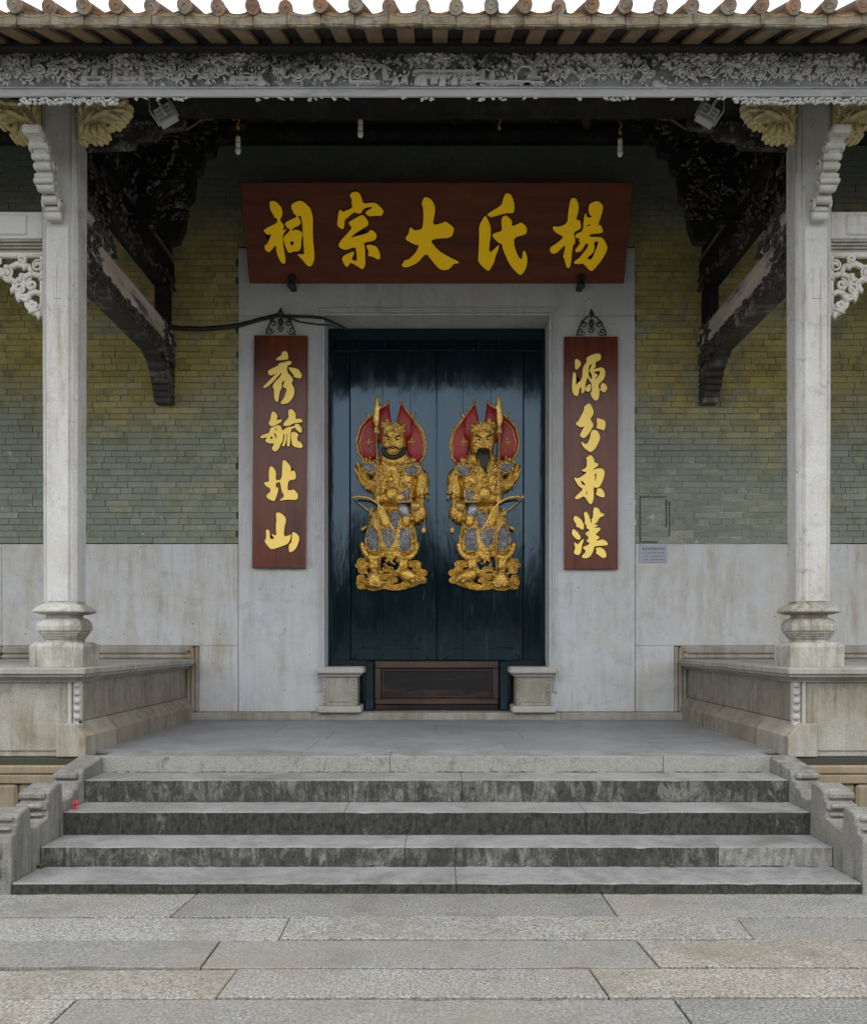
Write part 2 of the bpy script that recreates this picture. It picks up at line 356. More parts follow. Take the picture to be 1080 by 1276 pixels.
    def spiral(self, u, v, w, R0, turns, r, a0=0, sgn=1, n=12, sides=5):
        pts = []; rr = []
        for i in range(n):
            t = i/(n-1); a = a0+sgn*turns*2*math.pi*t; q = R0*(1-.8*t)
            pts.append((u+q*math.cos(a), w, v+q*math.sin(a))); rr.append(r*(.55+.6*t))
        return self.tube(pts, rr, sides)
    def leaf(self, u, v, w, L, B, a, d):
        P = []
        for t, s in ((0, 0), (.25, .8), (.5, 1), (.8, .55), (1, 0), (.8, -.55), (.5, -1), (.25, -.8)):
            x, y = (t-.5)*L, s*B/2; P.append((u+x*math.cos(a)-y*math.sin(a), v+x*math.sin(a)+y*math.cos(a)))
        return self.puff(P, w, d, ((1, 0), (.7, .7), (.15, 1)))
    def mesh(self, name, mats, o=(0, 0, 0)):
        me = bpy.data.meshes.new(name)
        me.from_pydata([(p[0]-o[0], p[1]-o[1], p[2]-o[2]) for p in self.v], [], self.f)
        for m in (mats if isinstance(mats, (list, tuple)) else [mats]): me.materials.append(m)
        me.polygons.foreach_set('material_index', self.mi); me.polygons.foreach_set('use_smooth', self.sm)
        me.update(); fixn(me)
        return me
    def build(self, name, mats, parent=None, **kw):
        o = ORG.get(parent.name, (0, 0, 0)) if parent else (0, 0, 0)
        ob = bpy.data.objects.new(name, self.mesh(name, mats, o)); COL.objects.link(ob)
        if parent: ob.parent = parent
        ORG[ob.name] = o
        for k, v in kw.items(): ob[k] = v
        return ob
def fixn(me):
    import bmesh
    b = bmesh.new(); b.from_mesh(me); bmesh.ops.recalc_face_normals(b, faces=b.faces); b.to_mesh(me); b.free()
def inset(poly, c):
    n = len(poly); A = sum(poly[i][0]*poly[(i+1) % n][1]-poly[(i+1) % n][0]*poly[i][1] for i in range(n)); s = 1 if A > 0 else -1
    out = []
    for i in range(n):
        p0, p1, p2 = Vector(poly[i-1]), Vector(poly[i]), Vector(poly[(i+1) % n])
        e1 = (p1-p0); e2 = (p2-p1)
        if e1.length < 1e-9 or e2.length < 1e-9: out.append(tuple(p1)); continue
        e1.normalize(); e2.normalize()
        n1 = Vector((-e1.y, e1.x))*s; n2 = Vector((-e2.y, e2.x))*s; b = n1+n2
        if b.length < .2: b = n1
        b.normalize(); k = c/max(.35, b.dot(n1)); out.append(tuple(p1+b*k))
    return out
def chaikin(P, it=1):
    for _ in range(it):
        Q = []
        for i in range(len(P)):
            a, b = P[i], P[(i+1) % len(P)]
            Q += [(a[0]*.78+b[0]*.22, a[1]*.78+b[1]*.22), (a[0]*.22+b[0]*.78, a[1]*.22+b[1]*.78)]
        P = Q
    return P
def thing(name, label, cat, loc=(0, 0, 0), group=None):
    o = bpy.data.objects.new(name, None); COL.objects.link(o); o.location = loc; o.empty_display_size = .1
    ORG[o.name] = tuple(loc); o['label'] = label; o['category'] = cat
    if group: o['group'] = group
    return o
def tag(o, label, cat, group=None):
    o['label'] = label; o['category'] = cat
    if group: o['group'] = group
    return o
def inst(name, me, parent, loc, rot=(0, 0, 0), scale=(1, 1, 1)):
    o = bpy.data.objects.new(name, me); COL.objects.link(o); o.parent = parent
    q = ORG.get(parent.name, (0, 0, 0)); o.location = (loc[0]-q[0], loc[1]-q[1], loc[2]-q[2]); o.rotation_euler = rot; o.scale = scale
    return o
def structure(o): o['kind'] = 'structure'; return o

WY = 9.574            # face of the rear wall
FZ = .6205            # porch floor
# ------------------------------------------------------------------ ground, paving, terrace
g = MB(); g.box(-300, 300, -300, 300, -1.0, -.03)
structure(g.build('ground', M['dirt']))
pv = structure(MB().box(-9, 9, -6, 9, -.035, -.022).build('pavement', M['joint']))
rows = [5.60, 5.104+.012, 4.676, 4.315, 3.946, 3.62, 3.27, 2.90, 2.52, 2.16, 1.8, 1.4, 1.0, .6, .2, -.2, -.6, -1.0, -1.4, -1.8]
jx = {1: (-1.44, .976), 2: (-.786, 1.584), 3: (-1.077, 1.016), 4: (-.924, .721), 5: (-1.51, 1.0)}
for i in range(len(rows)-1):
    y1, y0 = rows[i], rows[i+1]
    js = list(jx.get(i, (rnd.uniform(-1.6, -.6), rnd.uniform(.6, 1.5))))
    while js[0] > -6: js.insert(0, js[0]-rnd.uniform(1.7, 2.6))
    while js[-1] < 6: js.append(js[-1]+rnd.uniform(1.7, 2.6))
    sk = 0
    for a, b in zip(js[:-1], js[1:]):
        m = MB(); gp = .010; sk0 = sk; sk = rnd.uniform(-.03, .03); zt = rnd.uniform(-.005, .005)
        n = 22; top = []; e = lambda: rnd.uniform(-.003, .003)-(.014 if rnd.random() < .07 else 0) 
        gx = .004; P = [(a+gx, y0+gp)] + [(a+(b-a)*k/n, y0+gp-e()*.9) for k in range(1, n)] + [(b-gx, y0+gp), (b-gx+sk, y1-gp)] + \
            [(b-(b-a)*k/n, y1-gp+e()) for k in range(1, n)] + [(a+gx+sk0, y1-gp)]
        m.prism(P, -.03, zt, 'z', c=.004)
        m.build('paving_slab', M[('pave', 'pave', 'pave_dark', 'pave_warm', 'pave_pale')[rnd.randrange(5)] if i not in (1, 3) else ('pave_dark' if i == 1 and abs((a+b)/2) < .6 else ('pave_warm' if i == 3 and b > 1.5 else 'pave'))], pv)
# porch floor slabs between the side platforms
tf = structure(MB().box(-9, 9, 6.6, 13, -.02, FZ-.03).build('porch_floor', M['joint']))
ys = [6.86, 7.55, 8.25, 8.95, 9.62]
for i in range(4):
    xs = [-2.75]; 
    while xs[-1] < 2.6: xs.append(min(2.75, xs[-1]+rnd.uniform(1.1, 1.9)))
    if xs[-1]-xs[-2] < .4: xs.pop(-2)
    for a, b in zip(xs[:-1], xs[1:]):
        MB().box(a+.001, b-.001, ys[i]+.001, ys[i+1]-.001, FZ-.028, FZ-rnd.uniform(0, .001), .0025).build('floor_slab', M['floor'], tf)
# kerb strip under the wall
MB().box(-2.74, -1.36, 9.46, 9.70, FZ-.01, FZ+.078, .012).build('wall_kerb', M['bench'], tf)
MB().box(-1.36, 1.36, 9.462, 10.2, FZ-.01, FZ+.076, .012).build('wall_kerb', M['bench'], tf)
MB().box(1.36, 2.74, 9.46, 9.70, FZ-.01, FZ+.078, .012).build('wall_kerb', M['bench'], tf)

# ------------------------------------------------------------------ staircase
st = thing('stone_staircase', 'broad flight of mould stained granite steps up to the porch', 'staircase', (0, 5.8, 0))
SY = [6.514, 6.164, 5.813, 5.477, 5.104]; SZ = [FZ, .499, .341, .187, .0615]
def slab(x0, x1, y0, y1, z0, z1, mats, name, seed):
    """step stone with a worn, slightly uneven nosing: material 0 = top, 1 = riser"""
    q = random.Random(seed); n = max(2, int((x1-x0)/.06)); rings = []
    for i in range(n+1):
        x = x0+(x1-x0)*i/n
        e = .004*noise.noise((x*5, seed, 0))+.003*noise.noise((x*22, seed, 3)); h = .003*noise.noise((x*4, seed, 7))
        c = .006+.012*max(0, noise.noise((x*9, seed, 5))-.15)
        rings.append([(x, y1, z0), (x, y0+e, z0), (x, y0+e, z1+h-c), (x, y0+e+c*.35, z1+h-c*.3), (x, y0+e+c, z1+h), (x, y1, z1)])
    m = MB(); vs = [p for r in rings for p in r]; F = []; mi = []
    for k in range(n):
        for i in range(6):
            j = (i+1) % 6; F.append((k*6+i, k*6+j, (k+1)*6+j, (k+1)*6+i)); mi.append(1 if i in (1,) else 0)
    F += [tuple(range(5, -1, -1)), tuple(n*6+i for i in range(6))]; mi += [1, 1]
    m.add(vs, F); m.mi = mi
    return m.build(name, mats, st)
cuts = [[-2.52, -.35, 1.7, 2.52], [-2.50, .18, 2.50], [-2.5, -.62, 1.0, 2.5], [-2.5, -.2, 1.78, 2.5], [-2.5, .115, 2.5]]
rm = ['riser_light', 'riser', 'riser_dark', 'riser', 'riser_dark']
for i in range(5):
    zb = (SZ[i+1]-.012) if i < 4 else -.02
    for k, (a, b) in enumerate(zip(cuts[i][:-1], cuts[i][1:])):
        mt = rm[i]
        if i == 3 and k == 2: mt = 'riser_mid'
        slab(a+.002, b-.002, SY[i], 6.862 if i == 0 else SY[i-1]+.02, zb, SZ[i], [M['tread'], M[mt]], 'step_stone', i*10+k)
q = MB(); rr = random.Random(31)
for i in range(5):
    yb = SY[i]; zz = SZ[i+1] if i < 4 else -.002
    x = -2.5
    while x < 2.5:
        L = rr.uniform(.03, .10); w = rr.uniform(.003, .012)+.012*max(0, noise.noise((x*1.5, i*3.1, 2))); h = rr.uniform(.003, .011)
        if rr.random() < .86: q.loft([[(x+L*k/4, yb-w*math.sin(math.pi*(.12+.76*k/4)), zz+.0006), (x+L*k/4, yb+.004, zz+.0006), (x+L*k/4, yb+.004, zz+h*math.sin(math.pi*(.12+.76*k/4))), (x+L*k/4, yb-w*.5*math.sin(math.pi*(.12+.76*k/4)), zz+h*.6*math.sin(math.pi*(.12+.76*k/4)))] for k in range(5)])
        x += L*.9
q.build('joint_dirt', M['moss'], st, kind='stuff')
def stringer(s):
    P = [(6.60, .618), (6.50, .618), (6.16, .575), (6.13, .545), (6.12, .505), (6.055, .50), (6.05, .465), (5.98, .46), (5.96, .42), (5.81, .41), (5.80, .53), (5.765, .545),
         (5.64, .525), (5.61, .50), (5.605, .455), (5.57, .45), (5.565, .405), (5.585, .395), (5.58, .35), (5.36, .31), (5.35, .45), (5.32, .47), (5.215, .45), (5.19, .43),
         (5.19, .395), (5.165, .39), (5.16, .345), (5.11, .335), (5.10, .30), (5.09, -.02), (6.60, -.02)]
    m = MB(); m.prism(P, s*2.506, s*2.69, 'x', c=.008)
    o = m.build('stair_stringer', M['stringer'], st)
    # carved bands and scrolls on the outer cheek and nose blocks
    q = MB()
    for (y0, y1, z0, z1) in ((6.10, 6.16, .51, .56), (5.60, 5.66, .46, .515), (5.555, 5.62, .405, .447), (5.57, 5.62, .35, .39), (5.19, 5.24, .40, .445), (5.155, 5.2, .35, .385)):
        q.box(s*2.53 if s > 0 else -2.70, s*2.70 if s > 0 else -2.53, y0-.014, y1, z0+.004, z1-.004, .012)
    for (y, z, r) in ((5.23, .26, .05), (5.22, .13, .05), (5.65, .24, .06), (6.0, .30, .06), (5.45, .2, .05)):
        pts = [(s*2.69, y+r*(1-.75*t/12)*math.cos(t*.9), z+r*(1-.75*t/12)*math.sin(t*.9)) for t in range(13)]
        q.tube(pts, .013, 6)
    for (z, r) in ((.24, .045), (.12, .045)):
        pts = [(s*(2.60+r*(1-.75*t/12)*math.cos(t*.9)), 5.09, z+r*(1-.75*t/12)*math.sin(t*.9)) for t in range(13)]
        q.tube(pts, .012, 6)
    q.build('stringer_carving', M['stringer'], o, kind='stuff')
stringer(-1); stringer(1)

# ------------------------------------------------------------------ side platforms
def platform(s, label):
    t = thing('side_platform', label, 'stone platform', (s*5.5, 8, 0), 'raised stone platforms beside the porch')
    X = lambda a, b: (a, b) if s > 0 else (-b, -a)
    # plinth with sloping shoulder, along the porch side
    P = [(s*2.675, FZ-.02), (s*2.675, FZ+.135), (s*2.70, FZ+.165), (s*2.765, FZ+.235), (s*2.9, FZ+.235), (s*2.9, FZ-.02)]
    for k, (a, b) in enumerate(((6.60, 7.25), (7.253, 8.5), (8.503, 9.56))):
        MB().prism(P, a, b, 'y', c=.006).build('plinth_stone', M['bench_dirty' if k else 'bench'], t)
    # recessed core
    x = X(2.80, 9.0); MB().box(x[0], x[1], 6.68, 9.6, -.02, 1.178).build('core', M['bench'], t)
    # side panels
    for a, b in ((6.70, 9.568),):
        m = MB(); x = X(2.772, 2.83); m.box(x[0], x[1], a, b, FZ+.237, 1.172, .006); m.build('side_panel', M['bench_dirty'], t)
    # corner pilaster with a beaded notch
    m = MB(); x = X(2.735, 2.80); m.box(x[0], x[1], 6.655, 6.72, .60, 1.172, .012)
    x = X(2.80, 2.83); m.box(x[0], x[1], 6.64, 6.69, .60, 1.172, .006)
    x = X(2.755, 2.785)
    for k in range(9): m.ball((s*2.760, 6.648, .655+k*.062), (.028, .012, .026), 8, 5)
    m.build('corner_pilaster', M['granite'], t)
    # front panels
    for a, b in ((2.833, 4.3), (4.303, 6.0), (6.003, 9.0)):
        m = MB(); x = X(a, b); m.box(x[0], x[1], 6.655, 6.70, .598, 1.172, .006)
        m.build('front_panel', M['bench'], t)
        f = MB(); x = X(a+.05, b-.05); f.box(x[0], x[1], 6.645, 6.66, .64, 1.13, .01); f.build('raised_field', M['bench'], t)
    # cap
    def cap(a, b, y0, y1):
        m = MB(); x = X(a, b); m.box(x[0], x[1], y0, y1, 1.232, 1.282, .008); x = X(a+.02, b); m.box(x[0], x[1], y0+.02, y1, 1.212, 1.233, .004)
        # cove below the lip
        x0 = a+.035
        m.prism([(s*x0, 1.213), (s*(x0+.03), 1.195), (s*(x0+.065), 1.17), (s*b, 1.17), (s*b, 1.213)], y0+.09, y1, 'y')
        m.prism([(y0+.035, 1.213), (y0+.065, 1.195), (y0+.10, 1.17), (y0+.4, 1.17), (y0+.4, 1.213)], s*(x0+.052), s*b, 'x')
        return m
    cap(2.655, 3.55, 6.54, 9.57).build('cap_stone', M['bench_cap'], t)
    cap(3.553, 5.2, 6.545, 9.57).build('cap_stone', M['bench_cap'], t)
    cap(5.203, 9.0, 6.54, 9.57).build('cap_stone', M['bench_cap'], t)
    # base mouldings under the front
    m = MB(); x = X(2.74, 9.0)
    m.box(x[0], x[1], 6.62, 6.70, .555, .585, .004); m.box(x[0], x[1], 6.585, 6.70, .47, .54, .014); m.box(x[0], x[1], 6.56, 6.70, .405, .468, .006)
    m.build('base_moulding', M['ochre'], t)
    m = MB()
    for k in range(14):
        x = X(2.76+k*.42, 2.76+k*.42+.27); m.box(x[0], x[1], 6.56, 6.66, .0, .40, .02)
        x = X(2.76+k*.42+.27, 2.76+k*.42+.42); m.box(x[0], x[1], 6.58, 6.66, .0, .12, .02); m.box(x[0], x[1], 6.58, 6.66, .26, .40, .02)
    m.build('foot_lattice', M['ochre'], t)
platform(-1, 'left raised stone platform with moulded cap beside the porch steps')
platform(1, 'right raised stone platform with moulded cap beside the porch steps')

# ------------------------------------------------------------------ rear wall
SX = 2.185; STOP = 5.82          # granite door surround
bw = thing('brick_wall', 'old olive grey brick wall behind the porch columns', 'wall', (0, WY, 2.555))
m = MB(); m.box(-9, -SX+.005, WY+.009, 9.9, 2.56, 7.75); m.box(SX-.005, 9, WY+.009, 9.9, 2.56, 7.75); m.box(-SX+.005, SX-.005, WY+.009, 9.9, STOP+.002, 7.75)
m.build('mortar_bed', M['mortar'], bw)
PITCH = .0683; bmesh_cache = {}
def brick_mesh(L, k):
    key = (round(L, 4), k)
    if key not in bmesh_cache:
        q = random.Random(k); m = MB(); j = lambda: q.uniform(-.0014, .0014)
        m.box(-L/2+.002+j(), L/2-.002+j(), -.001, .06, .0018+j(), PITCH-.0022+j(), .002)
        bmesh_cache[key] = m.mesh('brick', M['brick'])
    return bmesh_cache[key]
cells = []
zi = 0; z = 2.562
while z < 7.7:
    for (xa, xb) in (((-8.9, -SX), (SX, 8.9)) if z < STOP-.001 else ((-8.9, 8.9),)):
        x = xa; first = True
        mode = zi % 3
        off = (0, .134, .067)[mode] + (.02*math.sin(zi*1.7))
        x = xa - off
        while x < xb:
            L = .134 if (zi % 5 == 3) or rnd.random() < .10 else .268
            a, b = max(x, xa), min(x+L, xb)
            if b-a > .035: cells.append((a, b, z))
            x += L
    z += PITCH; zi += 1
def score(c):
    a, b, z = c; xm = abs((a+b)/2)
    if b-a < .25 or z > 5.6 or xm < SX: return 99
    p = 544+(a+b)/2*112.8
    if p < 0 or p > 1080 or 45 < p < 120 or 965 < p < 1045: return 50
    return abs(z-3.6)*.6+abs(xm-2.9)*.3
order = sorted(range(len(cells)), key=lambda i: score(cells[i]))
big = set(order[:300]); sm = MB()
for i, (a, b, z) in enumerate(cells):
    dy = rnd.uniform(-.003, .0045)
    if i in big:
        inst('brick', brick_mesh(b-a, i % 4), bw, ((a+b)/2, WY+dy, z), (0, rnd.uniform(-.004, .004), rnd.uniform(-.006, .006)))
    else:
        j = lambda: rnd.uniform(-.0012, .0012); sm.box(a+.002+j(), b-.002+j(), WY+dy-.001, WY+.05, z+.0018+j(), z+PITCH-.0022+j(), .002 if z < 6.5 else 0)
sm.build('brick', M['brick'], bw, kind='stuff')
m = MB(); o0 = lambda px: (px-544)/112.8; oz = lambda py: CZ+(797-py)/112.8
for (a, b, c, d) in ((797, 829, 618.5, 620), (796.5, 798, 618, 676), (829, 830.5, 622, 658), (833, 834.5, 625, 668), (799, 818, 674.5, 676)):
    m.box(o0(a), o0(b), WY-.005, WY-.0025, oz(d), oz(c))
m.build('painted_outline', M['greenpaint'], bw)

def dado(s, label):
    t = thing('granite_dado', label, 'stone wall', (s*5, WY, 1.28), 'granite dados under the brick wall')
    X = lambda a, b: (a, b) if s > 0 else (-b, -a)
    js = [2.19, 4.80, 7.2, 9.0] if s < 0 else [2.19, 5.0, 7.2, 9.0]
    for a, b in zip(js[:-1], js[1:]):
        x = X(a+.002, b-.002); MB().box(x[0], x[1], WY-.008, 9.9, 1.43, 2.553, .005).build('dado_panel', M['dado'], t)
        x = X(max(a, 2.68)+.002, b-.002)
        m = MB(); m.box(x[0], x[1], WY-.03, 9.9, 1.335, 1.427, .02); m.box(x[0], x[1], WY-.045, 9.9, 1.28, 1.333, .02)
        m.build('dado_moulding', M['bench'], t)
    x = X(2.192, 2.62); MB().box(x[0], x[1], WY-.012, 9.9, FZ+.08, 1.427, .005).build('dado_panel', M['dado'], t)
    m = MB()
    x = X(2.75, 2.86); m.box(x[0], x[1], WY-.002, 9.9, FZ+.02, 1.30)
    for k, w in enumerate((.02, .03, .025)):
        x = X(2.622+k*.045, 2.622+k*.045+.04); m.box(x[0], x[1], WY-.03-(.012 if k == 1 else 0), 9.9, FZ+.08, 1.42-.02*k, .008)
    m.build('corner_moulding', M['bench'], t)
dado(-1, 'left pale granite dado below the brickwork, behind the left column')
dado(1, 'right pale granite dado below the brickwork, behind the right column')

# granite door surround
ds = thing('door_surround', 'smooth bluish granite surround framing the black double door', 'door frame', (0, WY, FZ))
OX, OT = 1.245, 5.07
MB().box(-SX, -OX, WY-.02, 10.05, FZ+.08, OT-.002, .006).build('jamb_stone', M['surround'], ds)
MB().box(OX, SX, WY-.02, 10.05, FZ+.08, OT-.002, .006).build('jamb_stone', M['surround'], ds)
MB().box(-SX, SX, WY-.02, 10.05, OT, STOP, .006).build('lintel_stone', M['surround'], ds)
m = MB()
for k, (d, y) in enumerate(((.0, -.035), (.03, -.025), (.055, -.03))):
    w = .022
    for s in (-1, 1):
        a = OX-.005+d; x = (a, a+w) if s > 0 else (-a-w, -a); m.box(x[0], x[1], WY-.022+y*.6, WY, FZ+.3, OT+d+w*0, .005)
    m.box(-OX-d-w+.005, OX+d+w-.005, WY-.022+y*.6-.001, WY, OT+d, OT+d+w, .005)
m.build('door_moulding', M['surround'], ds)

# ------------------------------------------------------------------ double door
dr = thing('double_door', 'tall blue black lacquered double door in the granite surround', 'door', (0, 10.0, FZ))
DY = 9.97
lean = lambda x, y, z: (x, y-(z-1.26)*.016+.01, z)      # the old leaves lean out a little at the top
m = MB()
m.box(-OX+.004, -.995, DY-.03, 10.1, FZ+.08, 4.82, .008); m.build('door_post', M['door'], dr)
m = MB(); m.box(.995, OX-.004, DY-.03, 10.1, FZ+.08, 4.82, .008); m.build('door_post', M['door'], dr)
m = MB(); m.box(-OX+.004, OX-.004, DY-.04, 10.1, 4.823, OT-.003, .01); m.box(-OX+.02, OX-.02, DY-.06, 10.1, 4.80, 4.83, .006); m.build('door_head', M['door'], dr)
for s in (-1, 1):
    leaf = None
    m = MB(xf=lean); x = (0.004, .99) if s > 0 else (-.99, -.004); m.box(x[0], x[1], DY+.02, DY+.07, 1.20, 4.80); leaf = m.build('door_leaf', M['door'], dr)
    e = [.006, .30, .62, .986]
    for a, b in zip(e[:-1], e[1:]):
        x = (a, b) if s > 0 else (-b, -a); MB(xf=lean).box(x[0]+.0008, x[1]-.0008, DY-rnd.uniform(0, .0025), DY+.03, 1.262, 4.797, .0025).build('plank', M['door'], leaf)
    m = MB(xf=lean)
    for (p, q) in (((.22, 1.40), (.86, 1.40)), ((.22, 1.40), (.09, 1.265)), ((.86, 1.40), (.965, 1.27))):
        m.tube([(s*p[0], DY-.002, p[1]), (s*q[0], DY-.002, q[1])], .006, 6)
    m.build('leaf_moulding', M['door'], leaf)
MB().box(-1.5, 1.5, 10.12, 10.2, .5, 5.3).build('door_light_block', M['door'], dr)  # unseen panel added to stop light leaking between the leaves
# threshold
th = thing('door_threshold', 'low worn wooden threshold board with brown frame below the doors', 'threshold', (0, 9.78, FZ+.08))
m = MB(); m.box(-.66, .66, 9.775, 9.83, .70, 1.22, .004); m.build('board', M['threshold'], th)
m = MB()
m.box(-.70, .70, 9.75, 9.84, 1.175, 1.255, .01); m.box(-.70, .70, 9.75, 9.84, .765, .83, .01)
m.box(-.70, -.63, 9.7515, 9.84, .83, 1.175, .008); m.box(.63, .70, 9.7515, 9.84, .83, 1.175, .008)
m.box(-.62, .62, 9.762, 9.80, .845, .862, .006); m.box(-.62, .62, 9.762, 9.80, 1.14, 1.157, .006); m.box(-.615, -.598, 9.764, 9.80, .87, 1.132, .006); m.box(.598, .615, 9.764, 9.80, .87, 1.132, .006)
m.build('board_frame', M['threshold_frame'], th)
m = MB(); m.box(-.70, .70, 9.76, 9.85, .697, .763, .008); m.build('sill', M['threshold'], th)
for s in (-1, 1):
    x = (.705, .80) if s > 0 else (-.80, -.705); MB().box(x[0], x[1], 9.70, 9.93, .70, 1.255, .008).build('slot_post', M['door'], th)
    x = (.805, 1.23) if s > 0 else (-1.23, -.805); MB().box(x[0], x[1], 9.90, 9.96, .70, 1.262, .006).build('side_board', M['door'], th)
def pier(s, label):
    t = thing('door_pier', label, 'stone block', (s*1.05, 9.6, FZ+.077), 'stone door piers at the threshold')
    X = lambda a, b: (a, b) if s > 0 else (-b, -a)
    m = MB(); x = X(.82, 1.30); m.box(x[0], x[1], 9.40, 9.90, FZ+.077, FZ+.15, .014); m.build('foot', M['granite'], t)
    m = MB(); x = X(.87, 1.24); m.box(x[0], x[1], 9.455, 9.90, FZ+.15, FZ+.47, .006)
    x = X(.93, 1.18); m.box(x[0], x[1], 9.446, 9.5, FZ+.19, FZ+.44, .008)
    for xx in (.895, 1.215):
        for k in range(7): m.ball((s*xx, 9.456, FZ+.185+k*.042), (.014, .01, .019), 6, 4)
    m.build('body', M['bench'], t)
    m = MB(); x = X(.84, 1.27); m.box(x[0], x[1], 9.425, 9.90, FZ+.47, FZ+.505, .012); x = X(.795, 1.315); m.box(x[0], x[1], 9.385, 9.90, FZ+.505, FZ+.575, .014)
    m.build('cap', M['granite'], t)
pier(-1, 'small carved stone block left of the threshold'); pier(1, 'small carved stone block right of the threshold')

